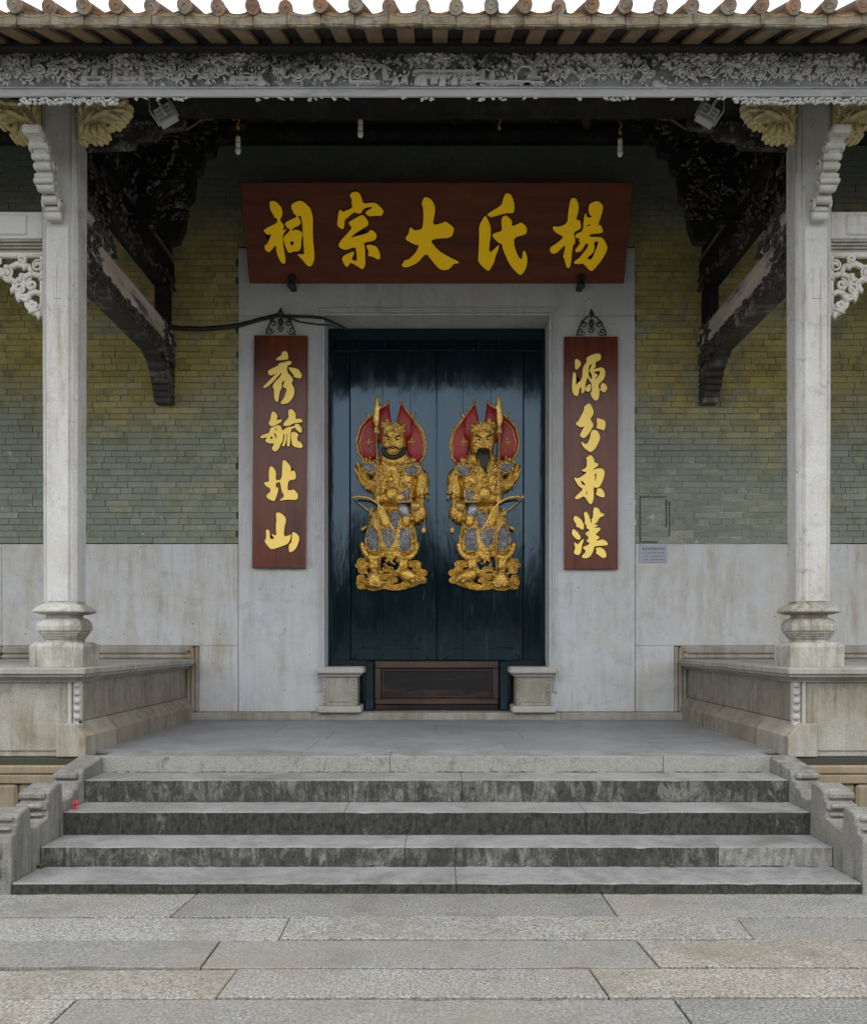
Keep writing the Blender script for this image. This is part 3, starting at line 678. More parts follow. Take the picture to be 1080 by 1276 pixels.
# ------------------------------------------------------------------ lettering traced as outlines
GL = {
'ci': (320, 240, 12.76, [[(205,130),(295,128),(385,215),(408,290),(405,360),(375,410),(372,440),(425,500),(430,550),(400,610),(445,585),(478,570),(415,660),(412,760),(430,900),(460,1070),(450,1120),(395,1120),(320,960),(312,810),(215,935),(165,935),(130,880),(132,830),(175,810),(245,640),(195,668),(150,650),(105,585),(320,480),(335,440),(330,410),(275,380),(285,370),(215,260)],
 [(550,190),(620,140),(725,120),(890,280),(890,720),(918,1000),(905,1090),(870,1160),(820,1170),(700,1030),(640,970),(760,980),(755,900),(720,360),(650,370),(655,385),(695,430),(695,490),(660,525),(600,545),(540,610),(640,580),(720,620),(728,670),(710,720),(700,890),(650,930),(590,925),(530,955),(495,935),(430,760),(430,700),(520,610),(535,575),(485,555),(440,475),(630,385),(635,370),(590,320),(555,240)],
 [(530,770),(597,765),(585,830),(560,840),(540,820)]]),
'zong': (410, 230, 11.6, [[(295,150),(345,100),(430,105),(470,180),(490,275),(640,255),(690,270),(785,365),(785,400),(755,450),(690,440),(575,455),(515,395),(640,325),(580,315),(500,340),(460,410),(430,415),(365,390),(310,430),(270,470),(225,500),(215,620),(195,640),(130,600),(120,560),(145,360),(180,365),(190,395),(345,335),(325,260),(335,210)],
 [(475,430),(510,450),(570,535),(560,590),(420,670),(290,770),(420,735),(560,700),(605,640),(680,700),(690,750),(655,805),(490,835),(520,890),(520,1110),(525,1140),(500,1210),(465,1210),(310,1110),(275,1180),(245,1180),(200,1110),(190,1060),(215,1020),(375,950),(330,1060),(330,1085),(405,1105),(405,1010),(385,885),(240,945),(150,905),(140,840),(320,640),(335,620),(285,560),(290,535)],
 [(545,865),(620,870),(690,890),(735,990),(740,1060),(710,1080),(630,1035),(560,1025),(580,960),(545,900)]]),
'da': (495, 235, 11.6, [[(350,210),(385,125),(420,120),(490,150),(545,250),(540,350),(505,530),(660,490),(695,465),(815,560),(815,610),(775,705),(580,715),(470,745),(590,890),(740,980),(885,1050),(885,1075),(810,1080),(795,1110),(730,1170),(620,1170),(510,1050),(415,920),(300,1060),(200,1110),(130,1135),(65,1120),(70,1090),(110,1025),(160,1025),(270,920),(320,805),(265,810),(170,760),(110,715),(165,650),(180,560),(215,560),(240,605),(365,580),(380,420),(375,270)]]),
'shi': (585, 230, 10.635, [[(475,110),(545,120),(590,240),(590,330),(575,375),(480,370),(280,430),(265,420),(225,390),(430,265),(440,190)],
 [(205,400),(225,430),(275,540),(278,640),(248,920),(370,810),(385,785),(380,850),(335,960),(320,1030),(255,1140),(225,1130),(110,1020),(118,930),(130,680),(122,540)],
 [(425,430),(480,400),(560,470),(555,550),(620,530),(680,490),(755,560),(755,625),(735,655),(580,700),(590,820),(640,950),(690,1000),(710,865),(735,880),(765,980),(745,1105),(690,1190),(650,1190),(530,1060),(440,850),(430,780),(385,770),(300,680),(310,645),(435,610),(420,520)]]),
'yang': (678, 236, 11.6, [[(375,125),(455,118),(495,230),(490,300),(450,440),(510,435),(530,540),(500,575),(435,605),(420,650),(440,700),(435,790),(410,785),(390,960),(380,1070),(355,1135),(320,1120),(290,1000),(268,960),(300,860),(300,790),(200,890),(160,920),(100,920),(78,870),(95,820),(160,790),(280,685),(240,660),(150,610),(118,550),(135,525),(200,540),(330,490),(345,330)],
 [(635,270),(655,200),(770,155),(845,230),(840,300),(770,510),(810,512),(845,590),(825,625),(660,640),(630,680),(810,685),(850,710),(910,820),(890,900),(830,1010),(700,1170),(655,1170),(560,1060),(500,1075),(425,1065),(435,1030),(500,990),(620,840),(640,790),(590,770),(570,830),(520,890),(470,905),(435,880),(530,760),(490,740),(520,710),(450,690),(445,650),(560,590),(565,450),(585,345),(605,350),(610,400),(680,400),(690,385),(650,360)],
 [(610,515),(665,490),(660,515),(615,530)], [(715,745),(785,745),(760,830),(680,1015),(620,1000),(615,985),(690,920),(720,860)]]),
'xiu': (320, 430, 15.95, [[(515,130),(600,130),(625,240),(610,290),(390,300),(390,280),(495,210)],
 [(440,370),(560,345),(640,315),(700,345),(660,390),(600,410),(600,540),(735,690),(680,745),(750,880),(740,990),(690,1090),(600,1170),(480,1175),(480,1150),(550,1050),(610,870),(530,840),(525,810),(575,690),(490,740),(500,830),(450,950),(425,1130),(390,1130),(350,1060),(350,900),(315,790),(500,600),(500,530),(380,670),(255,800),(150,860),(130,840),(270,690),(440,530),(330,590),(265,605),(220,545),(250,500),(440,410)],
 [(625,455),(700,455),(820,480),(895,590),(890,620),(865,670),(735,630),(745,600)]]),
'yu': (320, 505, 16.6, [[(340,120),(415,190),(430,250),(405,330),(500,290),(530,320),(450,380),(330,440),(290,430),(245,375),(290,290),(305,180)],
 [(340,460),(440,410),(500,440),(535,540),(560,510),(640,460),(800,435),(790,460),(705,500),(700,600),(680,850),(640,860),(630,800),(640,600),(620,560),(610,740),(560,860),(520,840),(570,750),(585,590),(550,590),(540,760),(500,780),(460,900),(390,965),(330,930),(320,880),(380,790),(240,790),(180,740),(200,700),(230,650),(110,690),(70,660),(150,610),(265,580),(280,500),(310,460)],
 [(380,490),(410,470),(415,530),(390,520)], [(255,700),(320,630),(345,700)], [(335,560),(410,600),(415,690),(390,690),(370,610)],
 [(655,160),(665,95),(740,85),(810,190),(795,300),(890,280),(945,320),(940,355),(780,365),(660,430),(570,430),(550,395),(600,330),(670,260)],
 [(780,400),(860,385),(930,480),(930,560),(900,570),(805,490)],
 [(715,570),(780,550),(870,610),(830,680),(850,750),(900,760),(950,830),(940,880),(900,890),(750,850),(720,720)]]),
'bei': (320, 565, 16.6, [[(265,290),(320,265),(400,380),(385,560),(490,560),(530,470),(535,180),(575,130),(700,270),(710,320),(690,400),(760,350),(800,400),(810,540),(650,560),(630,770),(730,765),(770,745),(850,850),(845,930),(810,965),(600,955),(500,980),(480,970),(580,890),(520,780),(490,590),(400,600),(385,710),(450,710),(440,790),(380,970),(350,990),(220,930),(200,870),(300,790),(270,710),(210,690),(150,620),(180,600),(265,590),(255,480)]]),
'shan': (320, 630, 16.6, [[(400,160),(480,145),(590,240),(605,330),(570,430),(550,650),(670,625),(690,600),(705,615),(700,680),(650,790),(500,850),(320,910),(270,880),(160,745),(200,690),(200,570),(195,510),(230,500),(265,530),(265,700),(385,690),(310,605),(325,595),(415,640),(400,450),(415,280)],
 [(735,570),(770,550),(850,610),(885,680),(830,860),(740,960),(670,960),(670,810),(715,780),(735,680)]]),
'yuan': (705, 432, 17.0, [[(190,280),(235,265),(280,300),(320,370),(250,470),(195,490)],
 [(145,560),(180,545),(210,600),(210,760),(185,840),(340,690),(345,550),(365,430),(410,355),(440,345),(425,250),(500,200),(680,140),(735,190),(730,280),(610,330),(630,430),(540,500),(700,450),(780,450),(825,520),(820,620),(790,700),(680,800),(690,880),(700,920),(735,900),(730,810),(770,765),(850,820),(870,900),(800,980),(740,920),(700,930),(690,1080),(660,1140),(600,1140),(545,1070),(515,980),(550,940),(550,800),(490,700),(450,640),(430,700),(400,820),(395,950),(320,1005),(330,850),(280,880),(250,1050),(180,1040),(125,940)],
 [(480,400),(560,350),(500,500),(490,530),(545,560),(550,690),(530,700),(465,600)], [(560,545),(720,500),(720,580),(660,660),(620,690),(600,680),(680,600)],
 [(412,870),(500,790),(530,840),(510,930),(470,960),(420,940)]]),
'fen': (710, 498, 18.23, [[(320,160),(420,90),(460,110),(530,250),(520,340),(445,450),(480,490),(530,590),(470,690),(400,800),(320,880),(240,850),(225,780),(370,550),(300,630),(190,620),(125,540),(200,480),(325,220)],
 [(600,420),(640,430),(780,470),(805,580),(765,710),(690,670),(590,650),(620,570)],
 [(480,710),(560,690),(620,720),(675,830),(660,930),(560,1130),(470,1195),(410,1170),(300,1080),(250,970),(270,960),(340,1020),(400,1000),(460,860)]]),
'dong': (710, 564, 18.23, [[(360,135),(440,60),(480,70),(545,160),(540,240),(610,240),(640,280),(600,320),(515,380),(515,400),(640,360),(740,370),(785,450),(740,640),(660,790),(560,800),(520,760),(535,1000),(510,1120),(475,1180),(430,1150),(320,980),(180,1060),(130,1060),(105,1020),(290,850),(280,820),(190,760),(95,590),(110,570),(180,600),(370,470),(380,440),(310,435),(250,405),(380,345),(385,150)],
 [(225,655),(290,640),(310,690),(370,735),(290,750)], [(545,500),(600,460),(595,600),(530,670),(570,580)], [(375,800),(390,965),(345,955),(365,900)],
 [(610,820),(710,815),(785,940),(765,1030),(640,985),(575,940),(610,910)]]),
'han': (705, 630, 17.25, [[(155,300),(195,210),(330,310),(385,440),(370,510),(340,520),(260,460),(210,465),(235,430)], [(125,570),(150,500),(250,580),(315,690),(290,740),(210,720),(130,620)],
 [(175,800),(200,800),(250,850),(330,750),(385,725),(330,870),(320,1000),(270,1070),(200,1050),(165,1010),(205,920)],
 [(380,180),(410,130),(460,160),(520,320),(525,405),(560,350),(545,290),(580,270),(590,60),(640,40),(700,70),(735,170),(790,170),(825,215),(710,260),(650,380),(545,415),(670,415),(665,440),(590,475),(600,490),(710,475),(740,510),(650,600),(620,640),(680,655),(720,690),(640,750),(640,770),(770,730),(850,760),(895,830),(870,855),(640,870),(600,890),(570,1010),(500,1110),(420,1140),(320,1110),(440,980),(365,920),(370,890),(500,840),(500,800),(445,770),(450,735),(500,700),(450,650),(410,595),(500,550),(500,510),(435,490),(450,435),(400,390),(410,300)],
 [(475,620),(500,600),(500,640),(480,645)], [(610,550),(640,540),(630,570),(615,580)], [(630,920),(740,900),(830,970),(870,1090),(800,1140),(690,1060),(640,1030),(660,990)]]),
}
def pip(p, P):
    ins = False; j = len(P)-1
    for i in range(len(P)):
        if (P[i][1] > p[1]) != (P[j][1] > p[1]) and p[0] < (P[j][0]-P[i][0])*(p[1]-P[i][1])/(P[j][1]-P[i][1])+P[i][0]: ins = not ins
        j = i
    return ins
def glyph(key, to_uv, place, mat, parent, depth=.008):
    """outline -> filled curve -> solid mesh; to_uv maps photo px to board metres; place maps (u, v, w) to the world"""
    ox, oy, sc, polys = GL[key]; o = ORG[parent.name]; back = MB(xf=lambda u, w, v: place(u, v, w))
    cu = bpy.data.curves.new('character', 'CURVE'); cu.dimensions = '2D'; cu.fill_mode = 'BOTH'; cu.extrude = depth/2; cu.bevel_depth = .003; cu.bevel_resolution = 1
    for k, P in enumerate(polys):
        Q = [to_uv(ox+x/sc, oy+y/sc) for x, y in chaikin(P, 1)]
        A = sum(Q[i-1][0]*Q[i][1]-Q[i][0]*Q[i-1][1] for i in range(len(Q)))
        hole = any(pip(P[0], O) for j, O in enumerate(polys) if j != k)
        if (A > 0) == hole: Q.reverse()
        sp = cu.splines.new('POLY'); sp.points.add(len(Q)-1); sp.use_cyclic_u = True
        for pt, q in zip(sp.points, Q): pt.co = (q[0], q[1], 0, 1)
        if not hole: back.prism(inset(Q, -.010), -.002, .002+.0005*k, 'y')
    tmp = bpy.data.objects.new('tmp', cu); COL.objects.link(tmp)
    dg = bpy.context.evaluated_depsgraph_get(); me = bpy.data.meshes.new_from_object(tmp.evaluated_get(dg))
    bpy.data.objects.remove(tmp); bpy.data.curves.remove(cu)
    for v in me.vertices:
        p = place(v.co.x, v.co.y, v.co.z+depth/2); v.co = (p[0]-o[0], p[1]-o[1], p[2]-o[2])
    me.name = 'character'; me.materials.clear(); me.materials.append(mat); me.update()
    ob = bpy.data.objects.new('character', me); COL.objects.link(ob); ob.parent = parent; ORG[ob.name] = o
    back.build('carved_outline', M['outline'], ob, kind='stuff')
    return ob

# name plaque, leaning out from the wall at the top
YB, YT, ZB, ZT = 9.47, 9.005, 5.39, 6.255
pl = thing('name_plaque', 'wide red brown wooden name board with five gold characters above the door', 'sign', (0, YB, ZB))
ey = (YT-YB); ez = (ZT-ZB); HL = math.hypot(ey, ez); ey /= HL; ez /= HL         # up the board
ny, nz = -ez, ey                                                                # out of the face
def pplace(u, v, w): return (u, YB+v*ey+w*ny, ZB+v*ez+w*nz)
m = MB(xf=lambda u, w, v: pplace(u, v, w))
m.box(-2.045, 2.045, -.06, 0, 0, HL, .008); m.build('board', M['plaque'], pl)
def p_uv(px, py):
    # meet the view ray with the board's plane
    dx, dz = (px-544)/1080, (797-py)/1080
    # CZ + t*dz = ZB + v*ez ; t = YB + v*ey
    v = (CZ+YB*dz-ZB)/(ez-ey*dz); t = YB+v*ey
    return (t*dx, v)
for k in ('ci', 'zong', 'da', 'shi', 'yang'): glyph(k, p_uv, pplace, M['yellow'], pl, .016)
for px in (364, 723):
    x = (px-544)*9.45/1080; m = MB()
    m.box(x-.035, x+.035, 9.39, 9.56, 5.33, 5.385, .01); m.box(x-.04, x+.04, 9.385, 9.43, 5.385, 5.46, .012); m.ball((x, 9.395, 5.34), .045)
    m.build('support_bracket', M['iron'], pl)

def couplet(x0, x1, zt, zb, tilt, keys, label):
    t = thing('couplet_board', label, 'sign', ((x0+x1)/2, WY, zb), 'couplet boards either side of the door')
    YF = WY-.075; xc, zc = (x0+x1)/2, (zt+zb)/2; ca, sa = math.cos(tilt), math.sin(tilt)
    def place(u, v, w): return (xc+u*ca-v*sa, YF-w, zc+u*sa+v*ca)
    hw, hh = (x1-x0)/2, (zt-zb)/2
    m = MB(xf=lambda u, w, v: place(u, v, w)); m.box(-hw, hw, -.045, 0, -hh, hh, .006); m.build('board', M['board'], t)
    def uv(px, py):
        X, Z = (px-544)*YF/1080-xc, CZ+(797-py)*YF/1080-zc
        return (X*ca+Z*sa, -X*sa+Z*ca)
    for k in keys: glyph(k, uv, place, M['gold_letter'], t, .012)
    # scrolled iron hanger on top
    m = MB(xf=lambda u, w, v: place(u, v+hh, w))
    for s in (-1, 1):
        m.spiral(s*.12, .045, .02, .05, 1.3, .010, 0 if s < 0 else math.pi, s); m.spiral(s*.08, .13, .02, .045, 1.2, .010, math.pi/2, -s)
        m.tube([(s*.16, .02, .0), (s*.13, .02, .10), (s*.07, .02, .19), (0, .02, .235)], .009)
    m.spiral(0, .06, .02, .04, 1.5, .009); m.leaf(0, .14, .02, .10, .07, math.pi/2, .03); m.ball((0, .03, .235), (.028, .02, .035)); m.tube([(0, .02, .2), (0, .02, .29)], .011)
    m.build('hanger', M['iron'], t)
couplet(-2.012, -1.425, 4.836, 2.279, R(-.5), ('xiu', 'yu', 'bei', 'shan'), 'left couplet board in red brown lacquer with four gold characters')
couplet(1.398, 1.985, 4.822, 2.268, R(.0), ('yuan', 'fen', 'dong', 'han'), 'right couplet board in red brown lacquer with four gold characters')

# ------------------------------------------------------------------ guardian reliefs on the doors
def ell(cu, cv, a, b, n=14, a0=0): return [(cu+a*math.cos(a0+2*math.pi*i/n), cv+b*math.sin(a0+2*math.pi*i/n)) for i in range(n)]
def guardian(cx_px, mirror, label, long_beard):
    t = thing('guardian_relief', label, 'relief', ((cx_px-544)*9.95/1080, 9.965, 2.08), 'gilded guardian reliefs on the doors')
    K = 9.95/1080; Y0 = 9.962
    def U(x, y):       # traced zoom px -> metres on the door
        return ((cx_px-544)*K+mirror*(x-330)/4.729*K, CZ+(797-(480+y/4.729))*K)
    def T(P): return [U(x, y) for x, y in P]
    def mb(): return MB(xf=lambda u, w, v: lean(u, Y0-w, v))
    sc = K/4.729
    # crimson flags behind the head, spiky gold rim
    m = mb()
    lobes = [[(235,440),(165,445),(128,400),(118,330),(140,250),(180,205),(215,190),(235,300)], [(225,300),(215,190),(245,150),(295,125),(305,112),(322,240),(300,330),(250,340)],
             [(345,240),(375,118),(400,145),(440,200),(440,290),(400,340),(345,330)], [(440,205),(500,270),(522,350),(508,430),(475,460),(420,440),(400,340),(430,290)]]
    for i, L in enumerate(lobes): m.puff(T(L), .0 if i in (0, 3) else .012, .035, ((1, 0), (.97, .6), (.8, .9), (.4, 1)))
    m.build('flag', M['red'], t)
    m = mb()
    rim = [(165,450),(128,405),(116,330),(138,250),(178,203),(240,150),(292,122),(304,95)]
    rim2 = [(375,95),(398,140),(442,198),(503,270),(524,350),(508,432),(478,465)]
    for Rm in (rim, rim2):
        m.tube([(U(*p)[0], .012, U(*p)[1]) for p in Rm], .012, 6)
        for (a, b) in zip(Rm[:-1], Rm[1:]):
            n = max(2, int(math.hypot(b[0]-a[0], b[1]-a[1])/17))
            for k in range(n):
                p = (a[0]+(b[0]-a[0])*k/n, a[1]+(b[1]-a[1])*k/n); q = U(*p); m.ball((q[0], .012, q[1]), .017, 6, 4)
    for p, d in (((165, 170), (-16, -10)), ((465, 170), (14, -12))):
        q, q2 = U(p[0]-d[0]*2, p[1]+28), U(p[0], p[1]-8); m.tube([(q[0], .015, q[1]), (q2[0], .015, q2[1])], [.02, .003], 6)
    for p in ((188, 343), (442, 340)):
        q = U(*p)
        for a in range(4): m.leaf(q[0]+.03*math.cos(a*math.pi/2), q[1]+.03*math.sin(a*math.pi/2), .035, .06, .03, a*math.pi/2, .02)
        m.ball((q[0], .04, q[1]), .018, 6, 4)
    for P in ([(150,420),(135,340),(160,260),(210,215)], [(205,400),(190,380)], [(500,420),(512,340),(490,270),(450,225)]):
        m.tube([(U(*p)[0], .034, U(*p)[1]) for p in P], .006, 5)
    m.build('flag_trim', M['gold_smooth'], t, kind='stuff')
    # the gilded figure: limbs, robe, boots as overlapping swellings fused into one skin
    m = mb()
    def pf(P, w0, d, it=1): m.puff(T(chaikin(P, it)), w0, d)
    pf([(190,470),(260,440),(400,440),(470,470),(475,560),(445,640),(450,725),(215,725),(220,640),(205,560)], .0, .15)
    pf([(195,715),(445,715),(462,850),(480,960),(440,1005),(370,1005),(320,1035),(250,1000),(165,990),(158,930),(180,820)], 0, .12)
    pf([(105,470),(125,458),(155,490),(205,565),(250,605),(275,640),(235,665),(170,622),(118,560)], .0, .13)          # raised arm
    pf([(150,455),(215,440),(250,480),(230,540),(175,540),(140,500)], .03, .13)                                         # shoulder
    pf([(385,480),(440,450),(500,470),(515,520),(470,560),(400,540)], .03, .13)
    pf([(480,500),(530,505),(547,560),(532,650),(505,690),(455,690),(450,610),(470,550)], .0, .15)                      # lowered arm
    pf([(440,680),(510,680),(525,720),(535,780),(500,800),(490,825),(445,820),(430,760)], .02, .13)                     # sleeve
    pf([(435,690),(490,690),(500,735),(470,760),(430,745)], .08, .10)                                                   # fist
    pf([(225,615),(270,610),(278,650),(255,672),(222,655)], .06, .11)                                                   # fist on the shaft
    pf([(240,450),(270,400),(300,440),(390,440),(420,410),(440,460),(390,500),(300,500)], .05, .13)                     # collar
    pf([(262,290),(300,250),(370,255),(405,300),(408,370),(395,430),(350,455),(300,450),(270,410),(258,350)], .03, .17)   # head
    pf([(255,300),(265,245),(300,235),(335,250),(375,240),(405,260),(412,310),(375,300),(330,290),(290,300)], .07, .13)  # helmet
    for p in ((275, 250), (300, 232), (330, 262), (372, 275), (395, 262)):
        q = U(*p); m.ball((q[0], .17, q[1]), .028, 8, 5)
    pf([(185,985),(252,995),(255,1095),(185,1105)], 0, .10); pf([(358,995),(432,1000),(422,1095),(358,1095)], 0, .10)      # legs
    pf([(160,1185),(195,1095),(255,1100),(275,1150),(270,1195),(200,1200)], .02, .13)                                    # boots
    pf([(348,1085),(420,1080),(485,1120),(492,1150),(410,1172),(360,1130)], .02, .13)
    pf([(210,640),(445,640),(450,700),(215,705)], .06, .11)                                                              # belt
    pf([(285,620),(320,605),(360,620),(365,680),(325,700),(285,680)], .10, .10)                                          # belt beast
    pf([(230,720),(290,730),(330,830),(310,870),(260,840),(240,780)], .07, .08); pf([(370,730),(430,730),(440,830),(400,860),(380,800)], .07, .08)   # sash
    pf([(290,990),(350,990),(345,1035),(310,1045),(285,1025)], .04, .08)
    for (x, y, r) in ((320, 572, 24), (255, 540, 14), (385, 540, 14), (240, 600, 12), (400, 600, 12)):
        q = U(x, y); m.ball((q[0], .145, q[1]), (r*sc, .035, r*sc), 10, 5)
    for (a0, a1, cx, cy, rx, ry) in ((160, 300, 230, 900, 75, 110), (240, 380, 400, 900, 72, 108)):
        for k in range(10):
            a = R(a0-90+(a1-a0+40)*k/9-20); 
    for k in range(9):      # petal fringe along both skirt panels
        a = R(185+k*15.5); x, y = 222+72*math.cos(a), 940-82*math.sin(a); q = U(x, y); m.ball((q[0], .075, q[1]), (.034, .04, .042), 7, 5)
        a = R(355-k*15.5); x, y = 400+72*math.cos(a), 940-82*math.sin(a); q = U(x, y); m.ball((q[0], .075, q[1]), (.034, .04, .042), 7, 5)
    # folds and piping
    for P in ([(125,470),(150,540),(215,610)], [(112,500),(140,570),(200,630)], [(500,520),(520,580),(500,660)], [(480,540),(490,600),(475,670)], [(230,500),(265,560),(240,630)], [(420,500),(390,560),(410,630)],
              [(265,470),(320,520),(390,470)], [(280,480),(320,545),(375,480)], [(250,500),(320,560),(400,500)], [(215,650),(445,650)], [(215,695),(450,695)], [(195,830),(180,900),(180,970)], [(450,840),(465,900),(460,970)], [(255,735),(330,860),(320,980)], [(380,740),(340,880),(325,980)],
              [(445,700),(470,780),(470,815)], [(495,690),(510,760),(500,800)], [(200,1010),(205,1080)], [(235,1010),(235,1080)], [(375,1010),(375,1080)], [(410,1015),(408,1080)]):
        m.tube([(U(*p)[0], .135 if 450 < p[1] < 860 else .09, U(*p)[1]) for p in P], .014, 6)
    rr = random.Random(5)
    for k in range(90):
        x, y = rr.uniform(220, 440), rr.uniform(480, 640); q = U(x, y); m.ball((q[0], .125+.01*rr.random(), q[1]), rr.uniform(.009, .018), 6, 4)
    ob = m.build('body', M['gold'], t)
    md = ob.modifiers.new('fuse', 'REMESH'); md.mode = 'VOXEL'; md.voxel_size = .0085; md.use_smooth_shade = True
    dg = bpy.context.evaluated_depsgraph_get(); me = bpy.data.meshes.new_from_object(ob.evaluated_get(dg)); ob.modifiers.clear(); old = ob.data; ob.data = me; bpy.data.meshes.remove(old)
    me.materials.clear(); me.materials.append(M['gold'])
    # chased ornament on breast, sleeves and skirt, and the fingers of both hands
    m = mb(); rr = random.Random(17)
    zones = ((225,440,485,640,.138,70),(195,450,725,830,.105,60),(180,460,830,990,.10,50),(490,535,520,680,.125,26),(140,240,500,620,.115,22),(440,520,690,815,.13,24),(270,400,245,300,.175,26),(150,250,445,475,.14,12),(390,500,445,480,.14,12),(190,430,1000,1095,.085,30),(165,270,1105,1190,.12,16),(355,480,1095,1160,.12,16))
    for (x0, x1, y0, y1, w_, n) in zones:
        for k in range(n):
            q = U(rr.uniform(x0, x1), rr.uniform(y0, y1)); c = rr.random(); w = w_+.022
            if c < .5: m.spiral(q[0], q[1], w, rr.uniform(.014, .03), rr.uniform(.7, 1.3), rr.uniform(.005, .008), rr.uniform(0, 6.3), rr.choice((-1, 1)), 9, 5)
            elif c < .85: m.leaf(q[0], q[1], w-.012, rr.uniform(.04, .08), rr.uniform(.014, .028), rr.uniform(0, 6.3), .022)
            else: m.ball((q[0], w, q[1]), .012, 6, 4)
    m.build('chased_ornament', M['gold_smooth'], t, kind='stuff')
    m = mb(); m2 = mb()
    for k in range(4):
        P = [(226, 622+k*11), (240, 620+k*11), (256, 622+k*11), (266-k, 628+k*11)]; m.tube([(U(*p)[0], (.185, .222, .222, .18)[i], U(*p)[1]) for i, p in enumerate(P)], [.010, .011, .010, .008], 6)
        P = [(446+k*11, 700), (448+k*11, 722), (446+k*11, 745), (440+k*11, 752)]; m2.tube([(U(*p)[0], (.17, .20, .185, .15)[i], U(*p)[1]) for i, p in enumerate(P)], [.010, .011, .010, .008], 6)
    P = [(266, 655), (262, 636), (252, 622)]; m.tube([(U(*p)[0], .19, U(*p)[1]) for p in P], [.012, .011, .008], 6)
    P = [(442, 715), (456, 728), (470, 735)]; m2.tube([(U(*p)[0], .205, U(*p)[1]) for p in P], [.012, .011, .008], 6)
    m.build('hand', M['gold_smooth'], t, kind='stuff'); m2.build('hand', M['gold_smooth'], t, kind='stuff')
    # face: brows, eyes, nose, moustache and beard
    m = mb()
    fc = 332
    for s in (-1, 1):
        pts = [U(fc+s*8, 338), U(fc+s*28, 326), U(fc+s*48, 318)]; m.tube([(p[0], .195, p[1]) for p in pts], [.008, .013, .006], 6)
        q = U(fc+s*26, 345); m.ball((q[0], .196, q[1]), (.020, .012, .011), 8, 5)
    m.build('brows_and_eyes', M['beard'], t, kind='stuff'); m = mb()
    if long_beard:
        for k in range(5):
            x = fc-26+13*k; P = [(x, 405), (x*.8+fc*.2-2, 450), (fc-12+k*4, 500), (fc-18, 545)]
            m.tube([(U(*p)[0], .205-.0*i, U(*p)[1]) for i, p in enumerate(P)], [.018, .02, .016, .005], 6)
        for s in (-1, 1):
            P = [(fc+s*4, 395), (fc+s*30, 405), (fc+s*40, 450), (fc+s*34, 480)]; m.tube([(U(*p)[0], .2, U(*p)[1]) for p in P], [.012, .014, .01, .004], 6)
    else:
        for k in range(13):
            a = R(185+170*k/12); x, y = fc+4+58*math.cos(a), 398-48*math.sin(a); q = U(x, y); m.ball((q[0], .17, q[1]), (.035, .045, .032), 7, 5)
        for s in (-1, 1): 
            P = [(fc+s*4, 388), (fc+s*28, 392), (fc+s*40, 405)]; m.tube([(U(*p)[0], .2, U(*p)[1]) for p in P], [.012, .012, .005], 6)
    m.build('beard', M['beard'], t, kind='stuff')
    m = mb(); q = U(fc, 368); m.ball((q[0], .20, q[1]), (.02, .03, .032), 8, 5); q = U(fc-16, 372); m.ball((q[0], .195, q[1]), (.014, .016, .012), 6, 4); q = U(fc+16, 372); m.ball((q[0], .195, q[1]), (.014, .016, .012), 6, 4)
    for s in (-1, 1): q = U(fc+s*38, 372); m.ball((q[0], .18, q[1]), (.03, .02, .03), 8, 5)
    m.build('nose_and_cheeks', M['gold_smooth'], t)
    m = mb(); q = U(fc, 396); m.ball((q[0], .2, q[1]), (.026, .014, .01), 8, 5); m.build('mouth', M['red'], t)
    # grey scale armour: overlapping discs row by row
    def scales(P, w0, bulge, step=17):
        m = mb(); xs = [p[0] for p in P]; ys = [p[1] for p in P]; cx, cy = sum(xs)/len(P), sum(ys)/len(P); w0 += .012
        m.puff(T(P), w0-.03, bulge)
        def inside(x, y):
            ins = False; j = len(P)-1
            for i in range(len(P)):
                if (P[i][1] > y) != (P[j][1] > y) and x < (P[j][0]-P[i][0])*(y-P[i][1])/(P[j][1]-P[i][1])+P[i][0]: ins = not ins
                j = i
            return ins
        y = min(ys)+7; row = 0
        while y < max(ys):
            x = min(xs)+(row % 2)*step/2
            while x < max(xs):
                if inside(x, y):
                    k = max(abs(x-cx)/(max(xs)-min(xs)), abs(y-cy)/(max(ys)-min(ys)))*2; q = U(x, y)
                    m.leaf(q[0], q[1], w0-.032+bulge*(1-.4*k*k), .036, .034, math.pi/2, .016)
                x += step
            y += step*.72; row += 1
        o = m.build('armour_plate', M['armour'], t)
        m = mb(); Q = T(P); Q = Q+[Q[0]]; m.tube([(p[0], w0-.004, p[1]) for p in Q], .0095, 6); m.build('plate_rim', M['gold_smooth'], o)
    scales([(185,850),(215,825),(245,870),(252,980),(190,978),(172,920)], .10, .05)
    scales([(372,850),(430,848),(442,930),(420,988),(358,982)], .10, .05)
    scales([(262,850),(352,862),(355,900),(305,978),(270,920)], .11, .035)
    scales([(318,755),(372,760),(366,830),(340,882),(308,830)], .12, .04)
    scales([(160,480),(225,475),(232,520),(200,535),(165,520)], .145, .04)
    scales([(390,505),(450,485),(495,500),(470,545),(410,540)], .145, .04)
    scales([(355,660),(430,610),(440,640),(432,700),(360,700)], .14, .035)
    m = mb(); pfp = [(362,715),(405,705),(435,740),(425,795),(395,800),(360,760)]; m.puff(T(chaikin(pfp)), .10, .06)
    m.build('armour_plate', M['armour'], t)
    # pole weapon
    m = mb(); a, b = U(238, 285), U(256, 1098); m.tube([(a[0], .195, a[1]), (b[0], .13, b[1])], .0095, 8)
    q = U(240, 300); m.ball((q[0], .2, q[1]), (.035, .03, .03)); q = U(239, 285); m.ball((q[0], .2, q[1]), (.028, .028, .028))
    m.puff(T([(233,280),(218,235),(224,165),(236,92),(250,86),(258,112),(254,135),(270,150),(258,172),(254,240),(246,280)]), .18, .035)
    m.build('pole_weapon', M['gold_smooth'], t)
    # bow and tassel
    m = mb()
